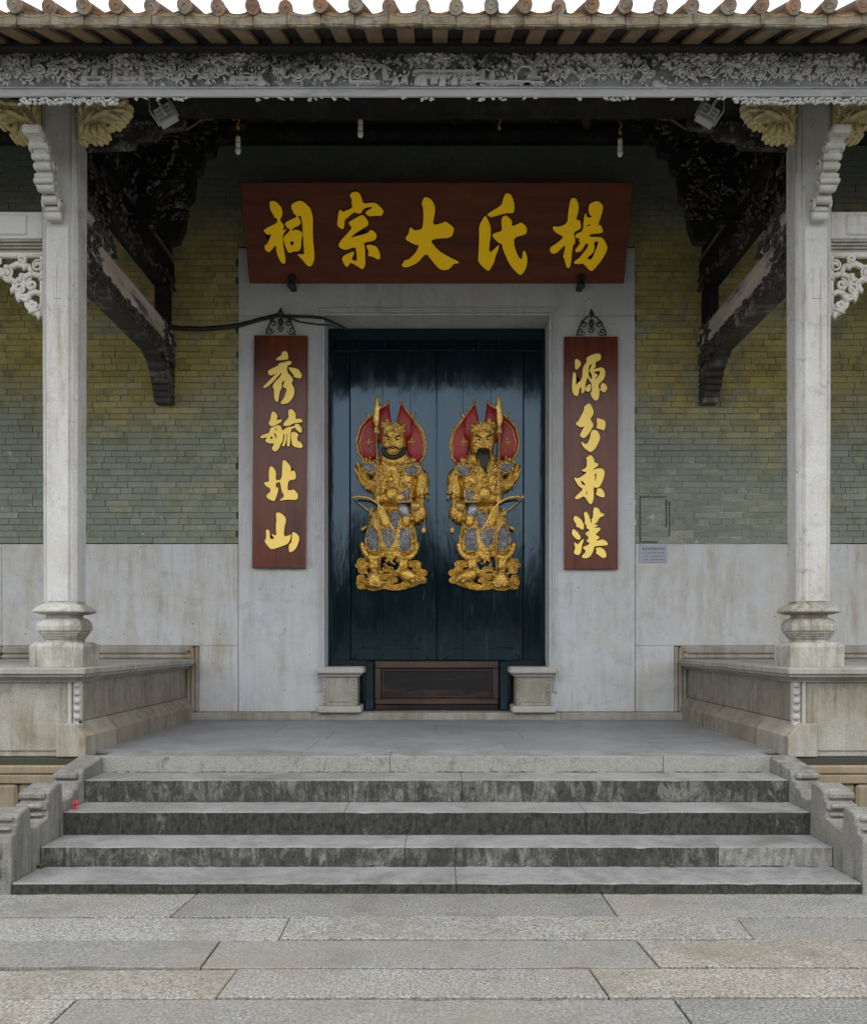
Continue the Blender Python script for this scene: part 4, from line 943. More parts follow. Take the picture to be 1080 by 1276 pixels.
    P = [(95,655),(100,676),(135,668),(190,676),(240,705),(280,750),(300,800),(330,850),(350,868)]; m.tube([(U(*p)[0], .14, U(*p)[1]) for p in P], [.005]+[.014]*8, 6)
    P = [(105,680),(165,730),(225,775)]; m.tube([(U(*p)[0], .12, U(*p)[1]) for p in P], .006, 5)
    m.build('bow', M['gold_smooth'], t); m = mb(); P = [(180,835),(145,858)]; m.tube([(U(*p)[0], .06, U(*p)[1]) for p in P], [.016, .024], 6); m.build('scabbard_end', M['gold_smooth'], t); m = mb()
    P = [(520,760),(512,840)]; m.tube([(U(*p)[0], .05, U(*p)[1]) for p in P], .005, 5)
    q = U(510, 858); m.ball((q[0], .05, q[1]), (.028, .025, .045))
    m.build('tassel', M['gold_smooth'], t)
    # cloud base
    m = mb(); 
    cl = [(150,1040,32,20),(215,1045,22,14),(152,1092,28,20),(142,1142,26,24),(150,1185,34,18),(220,1195,46,16),(300,1175,36,18),(290,1130,30,18),(300,1085,34,16),(340,1110,30,18),(380,1188,44,16),(420,1175,40,18),
          (455,1055,44,20),(400,1050,30,14),(500,1108,32,20),(495,1150,34,20),(450,1165,36,18),(330,1195,60,10)]
    cl += [(175,1062,30,16),(180,1165,40,18),(255,1185,40,16),(330,1150,30,16),(345,1195,50,14),(470,1130,40,18),(415,1198-25,44,16),(470,1085,26,16),(315,1128,26,14),(135,1165,22,14),(200,1120,20,16),(130,1065,22,14),(255,1110,20,14)]
    for (x, y, a, b) in cl:
        q = U(x, y); m.puff(ell(q[0], q[1], a*sc, b*sc, 12), 0, .04)
        m.spiral(q[0], q[1], .05, min(a, b)*sc*.95, 1.3, .013, 0, 1 if x < 330 else -1, 11, 5)
        m.tube([(q[0]+a*sc*.92*math.cos(k*.5), .035, q[1]+b*sc*.92*math.sin(k*.5)) for k in range(13)], .010, 5)
    m.build('cloud_base', M['gold'], t, kind='stuff')
    return t
guardian(489.8, 1, 'gilded guardian with short round beard on the left door leaf', False)
guardian(601.3, -1, 'gilded guardian with long dark beard on the right door leaf', True)

# ------------------------------------------------------------------ columns
def sq(h, c, cx, cy, z, flute=0.0):
    """square section with cut (and fluted) corners"""
    pts = []
    for (sx, sy, A, B) in ((1, 1, (h, h-c), (h-c, h)), (-1, 1, (h-c, h), (h, h-c)), (-1, -1, (h, h-c), (h-c, h)), (1, -1, (h-c, h), (h, h-c))):
        prof = ((0, 0), (.04, -1), (.28, -1), (.32, .1), (.62, .1), (.66, -1), (.94, -1), (1, 0)) if flute else ((0, 0), (1, 0))
        for t, d in prof:
            x = A[0]+(B[0]-A[0])*t; y = A[1]+(B[1]-A[1])*t; k = d*flute/math.sqrt(2)
            pts.append((cx+sx*(x+k), cy+sy*(y+k), z))
    return pts
CX, CY = 2.985, 6.96
def column(s, label):
    t = thing('stone_column', label, 'column', (s*CX, CY, 1.283), 'granite porch columns')
    x = s*CX
    m = MB(); m.loft([sq(.134, .052, x, CY, 1.80, .011), sq(.145, .055, x, CY, 5.86, .011)]); m.build('shaft', M['granite_col'], t)
    m = MB(); m.loft([sq(.21, .05, x, CY, 1.283), sq(.213, .05, x, CY, 1.44), sq(.207, .05, x, CY, 1.455), sq(.18, .045, x, CY, 1.475)]); m.build('plinth', M['granite_base'], t)
    m = MB(); prof = ((.135, 1.47), (.128, 1.49), (.128, 1.503), (.140, 1.506), (.140, 1.522), (.152, 1.525), (.152, 1.542), (.164, 1.545), (.164, 1.565), (.178, 1.568), (.180, 1.605), (.172, 1.635), (.150, 1.662), (.132, 1.668), (.118, 1.672), (.118, 1.694),
                      (.150, 1.697), (.205, 1.716), (.205, 1.727), (.180, 1.755), (.150, 1.774), (.136, 1.778), (.136, 1.79), (.128, 1.792), (.128, 1.802))
    m.loft([sq(h, h*.36, x, CY, z) for h, z in prof]); m.build('base', M['granite_base'], t)
    # recessed tongue on the shaft face
    m = MB(); m.box(x-.03, x+.03, CY-.1465, CY-.13, 4.18, 4.42, .006); m.build('face_tongue', M['granite_col'], t)
    # S shaped corbel reaching out to the eave
    P = [(6.83, 4.77), (6.775, 4.775), (6.75, 4.83), (6.74, 4.88), (6.69, 4.92), (6.655, 4.97), (6.60, 5.0), (6.59, 5.06), (6.565, 5.10), (6.53, 5.15), (6.49, 5.19), (6.45, 5.22), (6.41, 5.25), (6.41, 5.285), (6.56, 5.285), (6.60, 5.26), (6.60, 5.20), (6.66, 5.20), (6.70, 5.17), (6.70, 5.10), (6.68, 5.07), (6.75, 5.03), (6.76, 4.98), (6.83, 4.97)]
    m = MB(); m.prism(P, x-.055, x+.055, 'x', c=.012)
    for (y, z, r, w) in ((6.50, 5.205, .030, .058), (6.545, 5.145, .028, .064), (6.57, 5.085, .030, .060), (6.60, 5.025, .026, .066), (6.585, 4.985, .022, .070), (6.63, 4.955, .036, .060), (6.70, 4.90, .036, .054), (6.765, 4.80, .034, .060), (6.745, 4.85, .022, .056), (6.42, 5.262, .030, .066), (6.46, 5.275, .024, .066)):
        m.tube([(x-w-.004, y, z), (x-w+.01, y, z+.001), (x+w-.01, y, z+.001), (x+w+.004, y, z)], [r*.8, r, r, r*.8], 12)
    for sx in (-1, 1):
        for (y, z, r) in ((6.63, 5.11, .05), (6.63, 4.99, .045), (6.52, 5.2, .04), (6.74, 4.88, .05)):
            m.tube([(x+sx*.062, y+r*(1-.75*k/12)*math.cos(k*.95), z+r*(1-.75*k/12)*math.sin(k*.95)) for k in range(13)], .013, 6)
    m.box(x-.07, x+.07, 6.37, 6.47, 5.235, 5.30, .014)
    m.build('eave_corbel', M['corbel'], t)
    # yellow carved brackets at the head
    for d in (-1, 1):
        q = MB(xf=lambda u, w, v: (x+d*(.142+u), CY-.07-w, v))
        px = [(104,178),(107,184),(112,185),(118,181),(124,184),(131,184),(138,182),(142,177),(141,169),(138,161),(146,167),(154,166),(160,161),(164,156),(169,149),(170,142),(166,136),(173,132),(178,127),(181,119),(172,116),(160,119),(150,126),(140,134),(128,134),(120,137),(113,132),(108,138),(104,140)]
        out = [((a-104)/155, CZ+(797-b)/155) for a, b in px]
        q.prism(chaikin(out), -.05, .05, 'y', c=.018)
        def L(a, b, ln, br, an, d=.035): q.leaf((a-104)/155, CZ+(797-b)/155, .045, ln/155, br/155, R(an), d)
        for (a, b, ln, br, an) in ((118,172,22,7,80),(126,174,20,7,100),(134,172,22,8,115),(112,168,24,7,70),(120,158,26,8,60),(130,156,26,8,30),(140,152,26,8,10),(150,156,22,7,-30),(156,150,22,7,0),(160,142,20,7,40),(150,140,26,8,25),(138,142,24,8,0),(164,130,26,9,40),(170,122,20,7,15),(158,126,20,6,45),(110,148,20,7,95),(118,144,18,6,60)): L(a, b, ln, br, an)
        rr = random.Random(3)
        for k in range(34):
            a, b = rr.choice(((118,172),(132,172),(120,158),(140,152),(156,152),(150,140),(164,130),(128,146),(112,150))); a += rr.uniform(-7, 7); b += rr.uniform(-6, 6)
            q.spiral((a-104)/155, CZ+(797-b)/155, .062, rr.uniform(.012, .028), 1.1, .007, rr.uniform(0, 6), rr.choice((-1, 1)), 9, 5)
        for (a, b) in px[1:22]: q.ball(((a-104)/155*.97, .0, CZ+(797-b)/155), (.022, .05, .022), 7, 5)
        q.build('head_bracket', M['yellowstone'], t)
    return t
column(-1, 'left pale granite column with fluted corners on the left platform')
column(1, 'right pale granite column with fluted corners on the right platform')

def lintel(s, label):
    t = thing('stone_lintel', label, 'stone beam', (s*5, CY, 4.6), 'white stone lintels running outward from the columns')
    X = lambda a, b: (a, b) if s > 0 else (-b, -a)
    x = X(CX+.14, 9); m = MB(); m.box(x[0], x[1], CY-.085, CY+.085, 4.68, 4.895, .006); 
    x2 = X(CX+.26, 8.9); m.box(x2[0], x2[1], CY-.10, CY, 4.705, 4.87, .012)
    m.build('beam', M['granite_col'], t)
    m = MB()
    for k in range(4): x = X(CX+.15, 9); m.box(x[0], x[1], CY-.085+.014*k, CY+.07, 4.68-.022*(k+1), 4.68-.022*k-.003, .005)
    m.build('stepped_moulding', M['bench'], t)
    # pierced corner bracket
    q = MB(xf=lambda u, w, v: (s*(CX+.142+u), CY-.03-w, v))
    bars = [[(.02,4.57),(.02,4.08)], [(.0,4.57),(.48,4.57)], [(.03,4.09),(.10,4.12),(.14,4.17),(.15,4.22)], [(.15,4.22),(.20,4.24),(.24,4.30),(.24,4.36)], [(.24,4.36),(.31,4.38),(.36,4.43),(.40,4.47),(.46,4.53)],
            [(.02,4.40),(.10,4.42),(.18,4.39),(.24,4.35)], [(.02,4.25),(.08,4.28),(.15,4.24)], [(.10,4.42),(.13,4.48),(.22,4.50),(.30,4.46),(.34,4.42)], [(.11,4.28),(.12,4.36)], [(.20,4.25),(.17,4.33),(.18,4.39)], [(.06,4.15),(.12,4.2)]]
    for B in bars: q.tube([(u, 0, v) for u, v in B], .026, 7)
    rr = random.Random(9)
    for (u, v, r) in ((.08,4.16,.05),(.10,4.33,.05),(.20,4.30,.05),(.30,4.42,.05),(.18,4.53,.04),(.05,4.48,.05),(.38,4.52,.04)):
        q.spiral(u, v, .02, r, 1.4, .015, rr.uniform(0, 6), rr.choice((-1, 1)), 12, 6)
    for k in range(26):
        u, v = rr.choice([b for B in bars for b in B]); q.leaf(u+rr.uniform(-.02, .02), v+rr.uniform(-.02, .02), .012, rr.uniform(.06, .11), rr.uniform(.035, .06), rr.uniform(0, 6.3), .03)
    q.build('pierced_bracket', M['whitecarve'], t)
lintel(-1, 'white stone lintel with pierced corner bracket left of the left column')
lintel(1, 'white stone lintel with pierced corner bracket right of the right column')

# ------------------------------------------------------------------ dark timber frames between columns and wall
def carve(m, rects, n, seed, w, rmin=.02, rmax=.05):
    rr = random.Random(seed)
    for k in range(n):
        u0, u1, v0, v1 = rr.choice(rects); u, v = rr.uniform(u0, u1), rr.uniform(v0, v1); c = rr.random()
        if c < .5: m.spiral(u, v, w, rr.uniform(rmin, rmax), rr.uniform(.7, 1.5), rr.uniform(.007, .012), rr.uniform(0, 6.3), rr.choice((-1, 1)), 10, 5)
        elif c < .85: m.leaf(u, v, w-.004, rr.uniform(rmin, rmax)*2.4, rr.uniform(rmin, rmax)*1.1, rr.uniform(0, 6.3), rr.uniform(.012, .03))
        else: m.ball((u, w, v), rr.uniform(.012, .024), 7, 5)
def frame(s, label):
    t = thing('beam_frame', label, 'timber frame', (s*CX, 8.2, 4.1), 'dark carved timber frames under the porch roof')
    XC = s*CX; inn = -s                                     # inner face looks to the porch axis
    def mb(): return MB(xf=lambda u, w, v: (XC+inn*(.105+w), u, v))        # u along depth, v up, w out of the inner face
    # lower beam, slightly bowed
    rings = []
    n = 16
    for i in range(n+1):
        y = 7.05+(9.56-7.05)*i/n; k = i/n; top = 4.90+.01*math.sin(math.pi*k); bot = 4.535
        a = .105; rings.append([(XC-a*.8, y, top), (XC+a*.8, y, top), (XC+a, y, top-.04), (XC+a*1.02, y, (top+bot)/2), (XC+a*.8, y, bot+.05), (XC+a*.5, y, bot), (XC-a*.5, y, bot), (XC-a*.8, y, bot+.05), (XC-a*1.02, y, (top+bot)/2), (XC-a, y, top-.04)])
    MB().loft(rings).build('lower_beam', M['worn_beam'], t)
    m = mb(); P = [(7.1+2.4*i/12, 4.505+.008*math.sin(math.pi*i/12)) for i in range(13)]+[(9.5-2.4*i/12, 4.62+.02*math.sin(math.pi*i/12)+.02*math.sin(i*1.9)) for i in range(13)]
    m.prism(P, -.19, .004, 'y')
    carve(m, [(7.1, 8.3, 4.52, 4.65), (8.3, 9.45, 4.51, 4.64)], 330, 21, .006, .02, .05)
    m.build('beam_underside_carving', M['sooty'], t, kind='stuff')
    m = mb()
    carve(m, [(7.08, 7.45, 4.5, 4.93), (7.08, 7.28, 4.36, 4.5)], 95, 22, .012, .025, .055); m.build('beam_end_carving', M['dark_carving'], t, kind='stuff')
    m = mb(); carve(m, [(9.1, 9.5, 4.48, 4.9)], 60, 23, .006, .02, .05)
    m.build('beam_foot_carving', M['sooty'], t, kind='stuff')
    # corbel at the wall
    m = MB(); P = [(9.57, 4.56), (9.57, 4.08), (9.43, 4.08), (9.42, 4.13), (9.395, 4.14), (9.40, 4.19), (9.36, 4.20), (9.365, 4.25), (9.32, 4.26), (9.325, 4.31), (9.27, 4.32), (9.275, 4.37), (9.20, 4.39), (9.19, 4.44), (9.05, 4.48), (8.98, 4.528), (9.0, 4.56)]
    m.prism(P, XC-.09, XC+.09, 'x', c=.008)
    for k in range(6): m.box(XC-.1, XC+.1, 9.33+.02*(5-k), 9.57, 4.10+.06*k, 4.115+.06*k, .005)
    m.build('wall_corbel', M['sooty'], t)
    # carved block on the lower beam next to the column
    m = MB(); P = [(7.1, 4.94), (7.1, 5.16), (7.22, 5.20), (7.36, 5.16), (7.52, 5.12), (7.62, 5.05), (7.78, 5.0), (7.86, 4.93)]
    m.prism(P, XC-.085, XC+.085, 'x', c=.01); m.build('hump_block', M['worn_beam'], t)
    m = mb(); carve(m, [(7.3, 7.85, 4.93, 5.07), (7.35, 7.6, 5.0, 5.16), (7.15, 7.4, 5.08, 5.2)], 90, 24, -.012, .022, .05); m.build('hump_carving', M['dark_carving'], t, kind='stuff')
    # upper tiers
    for (y0, y1, z0, z1, a, nm) in ((8.02, 9.56, 5.33, 5.66, .10, 'upper_beam'), (8.75, 9.56, 6.02, 6.29, .09, 'top_beam')):
        m = MB(); m.box(XC-a, XC+a, y0, y1, z0, z1, .03); o = m.build(nm, M['black_timber'], t)
        q = MB(xf=lambda u, w, v: (XC+inn*(a+w), u, v)); carve(q, [(y0, y1, z0-.02, z0+.14)], 70, int(z0*100), .0, .02, .05); q.build('beam_carving', M['sooty'], o, kind='stuff')
        MB().box(XC-a-.006, XC+a+.006, y0, y1-.01, z1+.002, z1+.022, .004).build('beam_edge', M['worn_beam'] if nm == 'x' else M['lampwood'], o)
    m = MB(); m.box(XC-.07, XC+.07, 9.36, 9.56, 4.93, 5.34, .02); m.build('wall_post', M['black_timber'], t)
    m = MB(); m.box(XC-.07, XC+.07, 9.36, 9.56, 5.66, 6.02, .02); m.build('wall_post', M['black_timber'], t)
    # queen block tiers rising to the purlins
    m = MB()
    for (y0, y1, z0, z1, a) in ((7.15, 7.75, 5.18, 5.36, .10), (7.25, 8.25, 5.36, 5.52, .12), (7.35, 8.75, 5.70, 5.86, .12), (7.75, 8.9, 5.86, 6.02, .10), (8.0, 9.1, 6.3, 6.45, .12), (7.4, 7.9, 5.52, 5.70, .14), (8.3, 8.6, 6.02, 6.3, .14)):
        m.box(XC-a, XC+a, y0, y1, z0, z1, .03)
    m.build('bracket_tiers', M['black_timber'], t)
    m = mb(); carve(m, [(7.15, 8.25, 5.16, 5.52), (7.35, 8.9, 5.6, 6.0), (8.0, 9.1, 6.2, 6.5)], 190, 31, .02, .02, .06); m.build('bracket_carving', M['sooty'], t, kind='stuff')
    # stepped carved spandrel under the middle purlin
    P = [(0, 6.62), (1.25, 6.62), (1.25, 6.50), (1.17, 6.49), (1.15, 6.41), (1.02, 6.39), (1.0, 6.27), (.88, 6.25), (.86, 6.14), (.76, 6.12), (.74, 5.98), (.68, 5.95), (.66, 5.72), (.60, 5.66), (.58, 5.45), (.52, 5.30), (.42, 5.28), (.3, 5.5), (0, 5.5)]
    q = MB(xf=lambda u, w, v: (XC+inn*u, 8.32-w, v)); q.prism(P, -.05, .05, 'y', c=.01); q.build('spandrel', M['black_timber'], t)
    q = MB(xf=lambda u, w, v: (XC+inn*u, 8.32-w, v)); carve(q, [(.1, 1.2, 6.45, 6.6), (.1, .95, 6.25, 6.5), (.1, .75, 5.95, 6.3), (.2, .6, 5.5, 6.0)], 150, 41, .055, .025, .06); q.build('spandrel_carving', M['sooty'], t, kind='stuff')
    q = MB(xf=lambda u, w, v: (XC+inn*u, 8.32-w, v))
    r2 = random.Random(61+s)
    for k in range(30):
        a = k/29+r2.uniform(-.02, .02)
        if r2.random() < .75: q.leaf(.02+.50*a+.10*math.sin(a*math.pi)+r2.uniform(-.015, .015), 5.70+.62*a-.10*math.sin(a*math.pi)+r2.uniform(-.015, .015), .06, r2.uniform(.03, .07), r2.uniform(.012, .03), r2.uniform(0, 6.3), .022)
    for k in range(5): q.leaf(.62+.03*k, 6.36+.02*k, .07, .06, .03, .4, .02)
    q.tube([(.62, .06, 6.50), (.72, .06, 6.50), (.75, .06, 6.46), (.86, .06, 6.46)], .012, 5); q.tube([(.9, .06, 6.56), (1.02, .06, 6.56), (1.05, .06, 6.52), (1.12, .06, 6.52)], .010, 5)
    q.build('beaded_edge', M['lampwood'], t, kind='stuff')
    # front spandrel under the eave purlin
    P = [(.14, 5.72), (.95, 5.72), (.93, 5.66), (.75, 5.64), (.72, 5.58), (.55, 5.56), (.53, 5.50), (.14, 5.48)]
    q = MB(xf=lambda u, w, v: (XC+inn*u, 7.06-w, v)); q.prism(P, -.03, .03, 'y'); carve(q, [(.16, .8, 5.56, 5.7), (.16, .5, 5.48, 5.6)], 50, 51, .03); q.build('eave_spandrel', M['sooty'], t)
M['lampwood'] = wood('dull_brown_edge', (.10, .09, .072), (.22, .20, .17), .6, sc=(1, .15, 1))
frame(-1, 'left dark carved timber frame from the left column to the wall')
frame(1, 'right dark carved timber frame from the right column to the wall')

# ------------------------------------------------------------------ roof
rf = thing('tiled_roof', 'clay tiled eave with round tube tile ends and brown rafters', 'roof', (0, 5.7, 5.5))
SL = .45; AN = math.atan(SL); rz = lambda y: 5.51+SL*(y-5.7)
# boarding
m = MB(); m.prism([(5.72, rz(5.72)+.036), (10.2, rz(10.2)+.036), (10.2, rz(10.2)+.06), (5.72, rz(5.72)+.06)], -9, 9, 'x'); m.build('roof_soffit', M['soffit'], rf)
m = MB(); m.prism([(5.72, rz(5.72)+.062), (10.6, rz(10.6)+.062), (10.6, rz(10.6)+.10), (5.72, rz(5.72)+.10)], -9, 9, 'x'); m.build('roof_bed', M['drip_tile'], rf)
P_T = .220; LEN = 4.9/math.cos(AN); NT_ = 40
tm = []
for k in range(4):
    q = MB(); rr = random.Random(k); n = 14; rings = []
    for i in range(2):
        y = i*LEN; r = .0445+.001*k; rings.append([(r*math.cos(2*math.pi*j/n), y, r*math.sin(2*math.pi*j/n)) for j in range(n)])
    q.loft(rings)
    q.sm = [i < n for i in range(len(q.f))]; q.m = 1
    # round end plaque with a low rim
    q.loft([[(.048*math.cos(2*math.pi*j/n), -.006, .048*math.sin(2*math.pi*j/n)) for j in range(n)], [(.0495*math.cos(2*math.pi*j/n), .02, .0495*math.sin(2*math.pi*j/n)) for j in range(n)]])
    for (a, r0) in ((0, .026),): q.spiral(0, 0, -.006, r0+.01, 1.1, .004, a+k, 1, 10, 5)
    q.m = 0
    for i in range(1, 12): q.loft([[(.0505*math.cos(2*math.pi*j/n), i*.42-.012, .0505*math.sin(2*math.pi*j/n)) for j in range(n)], [(.0505*math.cos(2*math.pi*j/n), i*.42+.012, .0505*math.sin(2*math.pi*j/n)) for j in range(n)]])
    tm.append(q.mesh('tube_tile', [M['tube_body'], M['tube_tile']]))
pan = []
for k in range(3):
    q = MB(); n = 9; hw = P_T/2-.002; r = []
    for (y, dz) in ((0, 0), (LEN, 0)):
        top = [(-hw+2*hw*i/(n-1), y, .035*((2*i/(n-1)-1)**2)) for i in range(n)]
        r.append(top+[(p[0], y, p[2]-.014) for p in reversed(top)])
    q.loft(r); pan.append(q.mesh('pan_tile', M['pan_tile']))
drip = []
for k in range(4):
    q = MB(); n = 13; hw = P_T/2-.0008; rr = random.Random(k+20); P = []
    for i in range(n): u = -hw+2*hw*i/(n-1); P.append((u, .026*(2*i/(n-1)-1)**2-.006+rr.uniform(-.002, .002)))
    for i in range(n): u = hw-2*hw*i/(n-1); P.append((u, -.082-.008*math.cos(u/hw*math.pi/2)+rr.uniform(-.003, .003)))
    q.prism(P, 0, .03, 'y', c=.005)
    q.tube([(-hw+2*hw*i/(n-1), .003, .026*(2*i/(n-1)-1)**2-.024) for i in range(n)], .006, 5)
    q.tube([(-hw+2*hw*i/(n-1), .003, -.072) for i in range(n)], .007, 5)
    drip.append(q.mesh('drip_tile', M['drip_tile']))
raf = []
for k in range(3):
    q = MB(); w = .052+.003*k; q.box(-w, w, 0, 4.55/math.cos(AN), 0, .03, .004); raf.append(q.mesh('rafter', M['rafter']))
for i in range(-NT_, NT_+1):
    x = -.094+i*P_T; j = lambda a: rnd.uniform(-a, a)
    inst('tube_tile', tm[rnd.randrange(4)], rf, (x+j(.010), 5.62+j(.02), 5.608+j(.008)), (AN+j(.02), j(.5), j(.02)))
    xm = x+P_T/2
    inst('pan_tile', pan[i % 3], rf, (xm, 5.655+j(.006), 5.587+j(.003)), (AN, 0, 0))
    inst('drip_tile', drip[rnd.randrange(4)], rf, (xm, 5.64+j(.004), 5.575+j(.003)), (R(-4)+j(.07), j(.035), j(.03)))
    inst('rafter', raf[i % 3], rf, (xm+j(.008), 5.705+j(.015), 5.512), (AN, 0, j(.006)))
for (y, z, r) in ((6.97, 5.86, .15), (8.32, 6.62, .07), (9.45, 7.0, .10)):
    if y == 8.32: MB().box(-9, 9, y-.07, y+.07, 6.53, 6.66, .02).build('purlin', M['black_timber'], rf)
    else: MB().tube([(-9, y, z), (9, y, z)], r, 16).build('purlin', M['black_timber'], rf)
MB().box(-9, 9, 9.88, 10.05, 7.2, 8.2).build('gable_fill', M['soffit'], rf)

# carved fascia board under the eave
fa = thing('carved_eave_board', 'long carved eave board in flaking white paint under the rafters', 'carved beam', (0, 6.16, 5.3))
FY = 6.14
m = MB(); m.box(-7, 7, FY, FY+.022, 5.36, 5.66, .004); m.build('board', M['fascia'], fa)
m = MB(); m.box(-7, 7, FY-.022, FY+.020, 5.345, 5.395, .012); m.box(-7, 7, FY-.014, FY+.015, 5.398, 5.411, .003); m.build('lip_moulding', M['fascia_lip'], fa)
m = MB(); m.box(-7, 7, FY-.07, FY+.05, 5.645, 5.68, .008); m.build('top_rail', M['soffit'], fa)
fxf = lambda u, w, v: (u, FY-w, v+.028)
m = MB(xf=fxf); d2 = MB(xf=fxf); rr = random.Random(77); x = -4.2
while x < 4.2:
    wd = rr.uniform(.10, .34); c = rr.random()
    if abs(x) < .62: c = .75
    if c < .62:          # rolling vine with deep scrolls, leaves along it
        nv = max(1, int(wd/.075)); up = rr.choice((-1, 1)); pts = []
        for k in range(nv*6+1):
            uu = x+wd*k/(nv*6); pts.append((uu, .016, 5.475+.035*math.sin(k*math.pi/3)*up))
        m.tube(pts, .009, 5)
        for k in range(nv):
            u = x+(k+.5)*wd/nv; sg = up if k % 2 else -up
            m.spiral(u, 5.475-sg*.018, .022, rr.uniform(.030, .048), 1.6, .0105, rr.uniform(0, 6.3), sg, 14, 6)
            m.ball((u, .03, 5.475-sg*.018), .012, 6, 4)
            for q in range(9):
                a = rr.uniform(0, 6.3); d = rr.uniform(.035, .065)
                m.leaf(u+d*math.cos(a), min(5.60, max(5.395, 5.475-sg*.018+d*math.sin(a))), .0, rr.uniform(.04, .07), rr.uniform(.018, .03), a+rr.uniform(-.5, .5), .026)
        for k in range(int(wd*60)):
            u, v = x+rr.uniform(0, wd), 5.39+rr.random()*.2
            m.leaf(u, v, 0, rr.uniform(.025, .05), rr.uniform(.012, .022), rr.uniform(0, 6.3), .016)
    elif c < .74:          # worn rocks: irregular low swellings
        for k in range(int(wd*40)):
            u, v = x+rr.uniform(0, wd), 5.385+rr.uniform(.0, .12); rad = rr.uniform(.02, .05)
            m.puff([(u+rad*rr.uniform(.6, 1.2)*math.cos(q*.7), v+rad*rr.uniform(.4, .9)*math.sin(q*.7)) for q in range(9)], 0, rr.uniform(.008, .018))
        for k in range(int(wd*40)): d2.leaf(x+rr.uniform(0, wd), 5.40+rr.uniform(0, .18), .008, rr.uniform(.03, .06), .02, rr.uniform(0, 6.3), .018)
    else:          # little figures, rocks, pavilion bars
        for k in range(max(1, int(wd/.062))):
            u = x+.03+k*.062+rr.uniform(-.018, .018); h = rr.uniform(.055, .12); z0 = 5.385+rr.uniform(0, .05); le = rr.uniform(-.02, .02)
            m.puff([(u-.026, z0), (u+.028, z0), (u+.02+le*.5, z0+h*.6), (u+.014+le, z0+h), (u-.012+le, z0+h), (u-.022+le*.5, z0+h*.6)], 0, .026)
            m.ball((u+le+rr.uniform(-.006, .006), .02, z0+h+.012), (.012, .014, .014), 7, 4)
            m.tube([(u-.02+le, .024, z0+h*.75), (u-.035, .03, z0+h*rr.uniform(.3, .9))], .006, 5); m.tube([(u+.02+le, .024, z0+h*.75), (u+.038, .03, z0+h*rr.uniform(.3, 1.2))], .006, 5)
        for k in range(int(wd*120)):
            u, v = x+rr.uniform(0, wd), 5.39+rr.uniform(0, .17)
            if rr.random() < .5: m.spiral(u, v, .010, rr.uniform(.009, .02), 1.1, .005, rr.uniform(0, 6), 1, 8, 4)
            else: m.leaf(u, v, .0, rr.uniform(.02, .05), rr.uniform(.01, .02), rr.uniform(0, 6.3), .024)
        if rr.random() < .4: m.box(x, x+wd*.9, -.002, .03, 5.40, 5.410); m.box(x+.02, x+wd*.8, -.002, .034, 5.435, 5.443)
    # dark upper clouds and foliage
    for k in range(int(wd*130)):
        u, v = x+rr.uniform(0, wd), 5.53+rr.uniform(0, .10)
        if rr.random() < .5: d2.spiral(u, v, .006, rr.uniform(.015, .035), 1.1, .007, rr.uniform(0, 6.3), 1, 9, 5)
        else: d2.leaf(u, v, 0, rr.uniform(.04, .09), rr.uniform(.02, .04), rr.uniform(0, 6.3), .02)
    x += wd+.01
for (a, b, z) in ((-.62, -.40, 5.40), (-.16, .28, 5.475), (.28, .66, 5.40), (-.12, .1, 5.44)): m.box(a, b, -.002, .035, z, z+.014)
for u in (-.55, .62):
    m.tube([(u-.06, .03, 5.40), (u-.06, .03, 5.48), (u-.02, .03, 5.515), (u+.04, .03, 5.51), (u+.06, .03, 5.46), (u+.02, .03, 5.44)], .010, 6)
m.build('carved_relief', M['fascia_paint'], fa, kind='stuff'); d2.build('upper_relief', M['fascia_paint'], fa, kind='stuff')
m = MB(xf=lambda u, w, v: (u, FY-w, v)); rr = random.Random(13); u = -4
while u < 4:
    p = 1.0 if (-2.95 < u < -2.25 or 2.1 < u < 3.1) else (.36 if noise.noise((u*1.6, 3, 1)) > -.05 else .06)
    if rr.random() < p:
        v = 5.334+rr.uniform(-.012, .006)
        for k in range(2 if p == 1 else 1):
            vv = v-.022*k+rr.uniform(-.006, .004)
            B = 1 if p == 1 else .55; m.leaf(u+rr.uniform(-.01, .01), vv+(.008 if p < 1 else 0), -.012, rr.uniform(.03, .05), rr.uniform(.016, .026)*B, rr.uniform(-.9, .9)*B, .02)
            if rr.random() < .5: m.spiral(u, vv, .0, .013, 1, .005, rr.uniform(0, 6), 1, 7, 4)
    u += .022
m.build('foliate_fringe', M['white_fringe'], fa, kind='stuff')

# ------------------------------------------------------------------ small things
def lamp_pend(px, z_top, z_bot, white, label, y=8.18):
    x = (px-544)*y/1080; t = thing('hanging_socket' if white else 'cord_end', label, 'hanging fitting', (x, y, z_bot), 'cords hanging under the porch roof')
    m = MB(); m.tube([(x, y+.02, 6.56), (x+.004, y+.005, z_top)], .004, 5)
    m.build('wire', M['cable'], t)
    m = MB(); zc = z_top-.06 if white else z_bot+.03
    m.tube([(x-.012, y, z_top+.02), (x+.012, y-.004, z_top-.03), (x-.008, y, z_top-.08), (x+.008, y-.004, z_top-.12)], .007, 6)
    m.spiral(x, z_top-.10, y, .018, 1.6, .006, 0, 1, 10, 5); m.build('cord', M['orange'], t)
    if white:
        m = MB(); zt = z_bot+.17
        prof = ((.016, zt), (.022, zt-.01), (.022, zt-.05), (.018, zt-.055), (.024, zt-.06), (.024, zt-.10), (.017, zt-.108), (.026, zt-.12), (.028, zt-.14), (.022, zt-.16), (.010, zt-.17))
        m.loft([[(x+r*math.cos(k*math.pi/5), y+r*math.sin(k*math.pi/5), z) for k in range(10)] for r, z in prof], True); m.build('socket', M['white'], t)
ZP = lambda py, y=8.18: CZ+(797-py)*y/1080
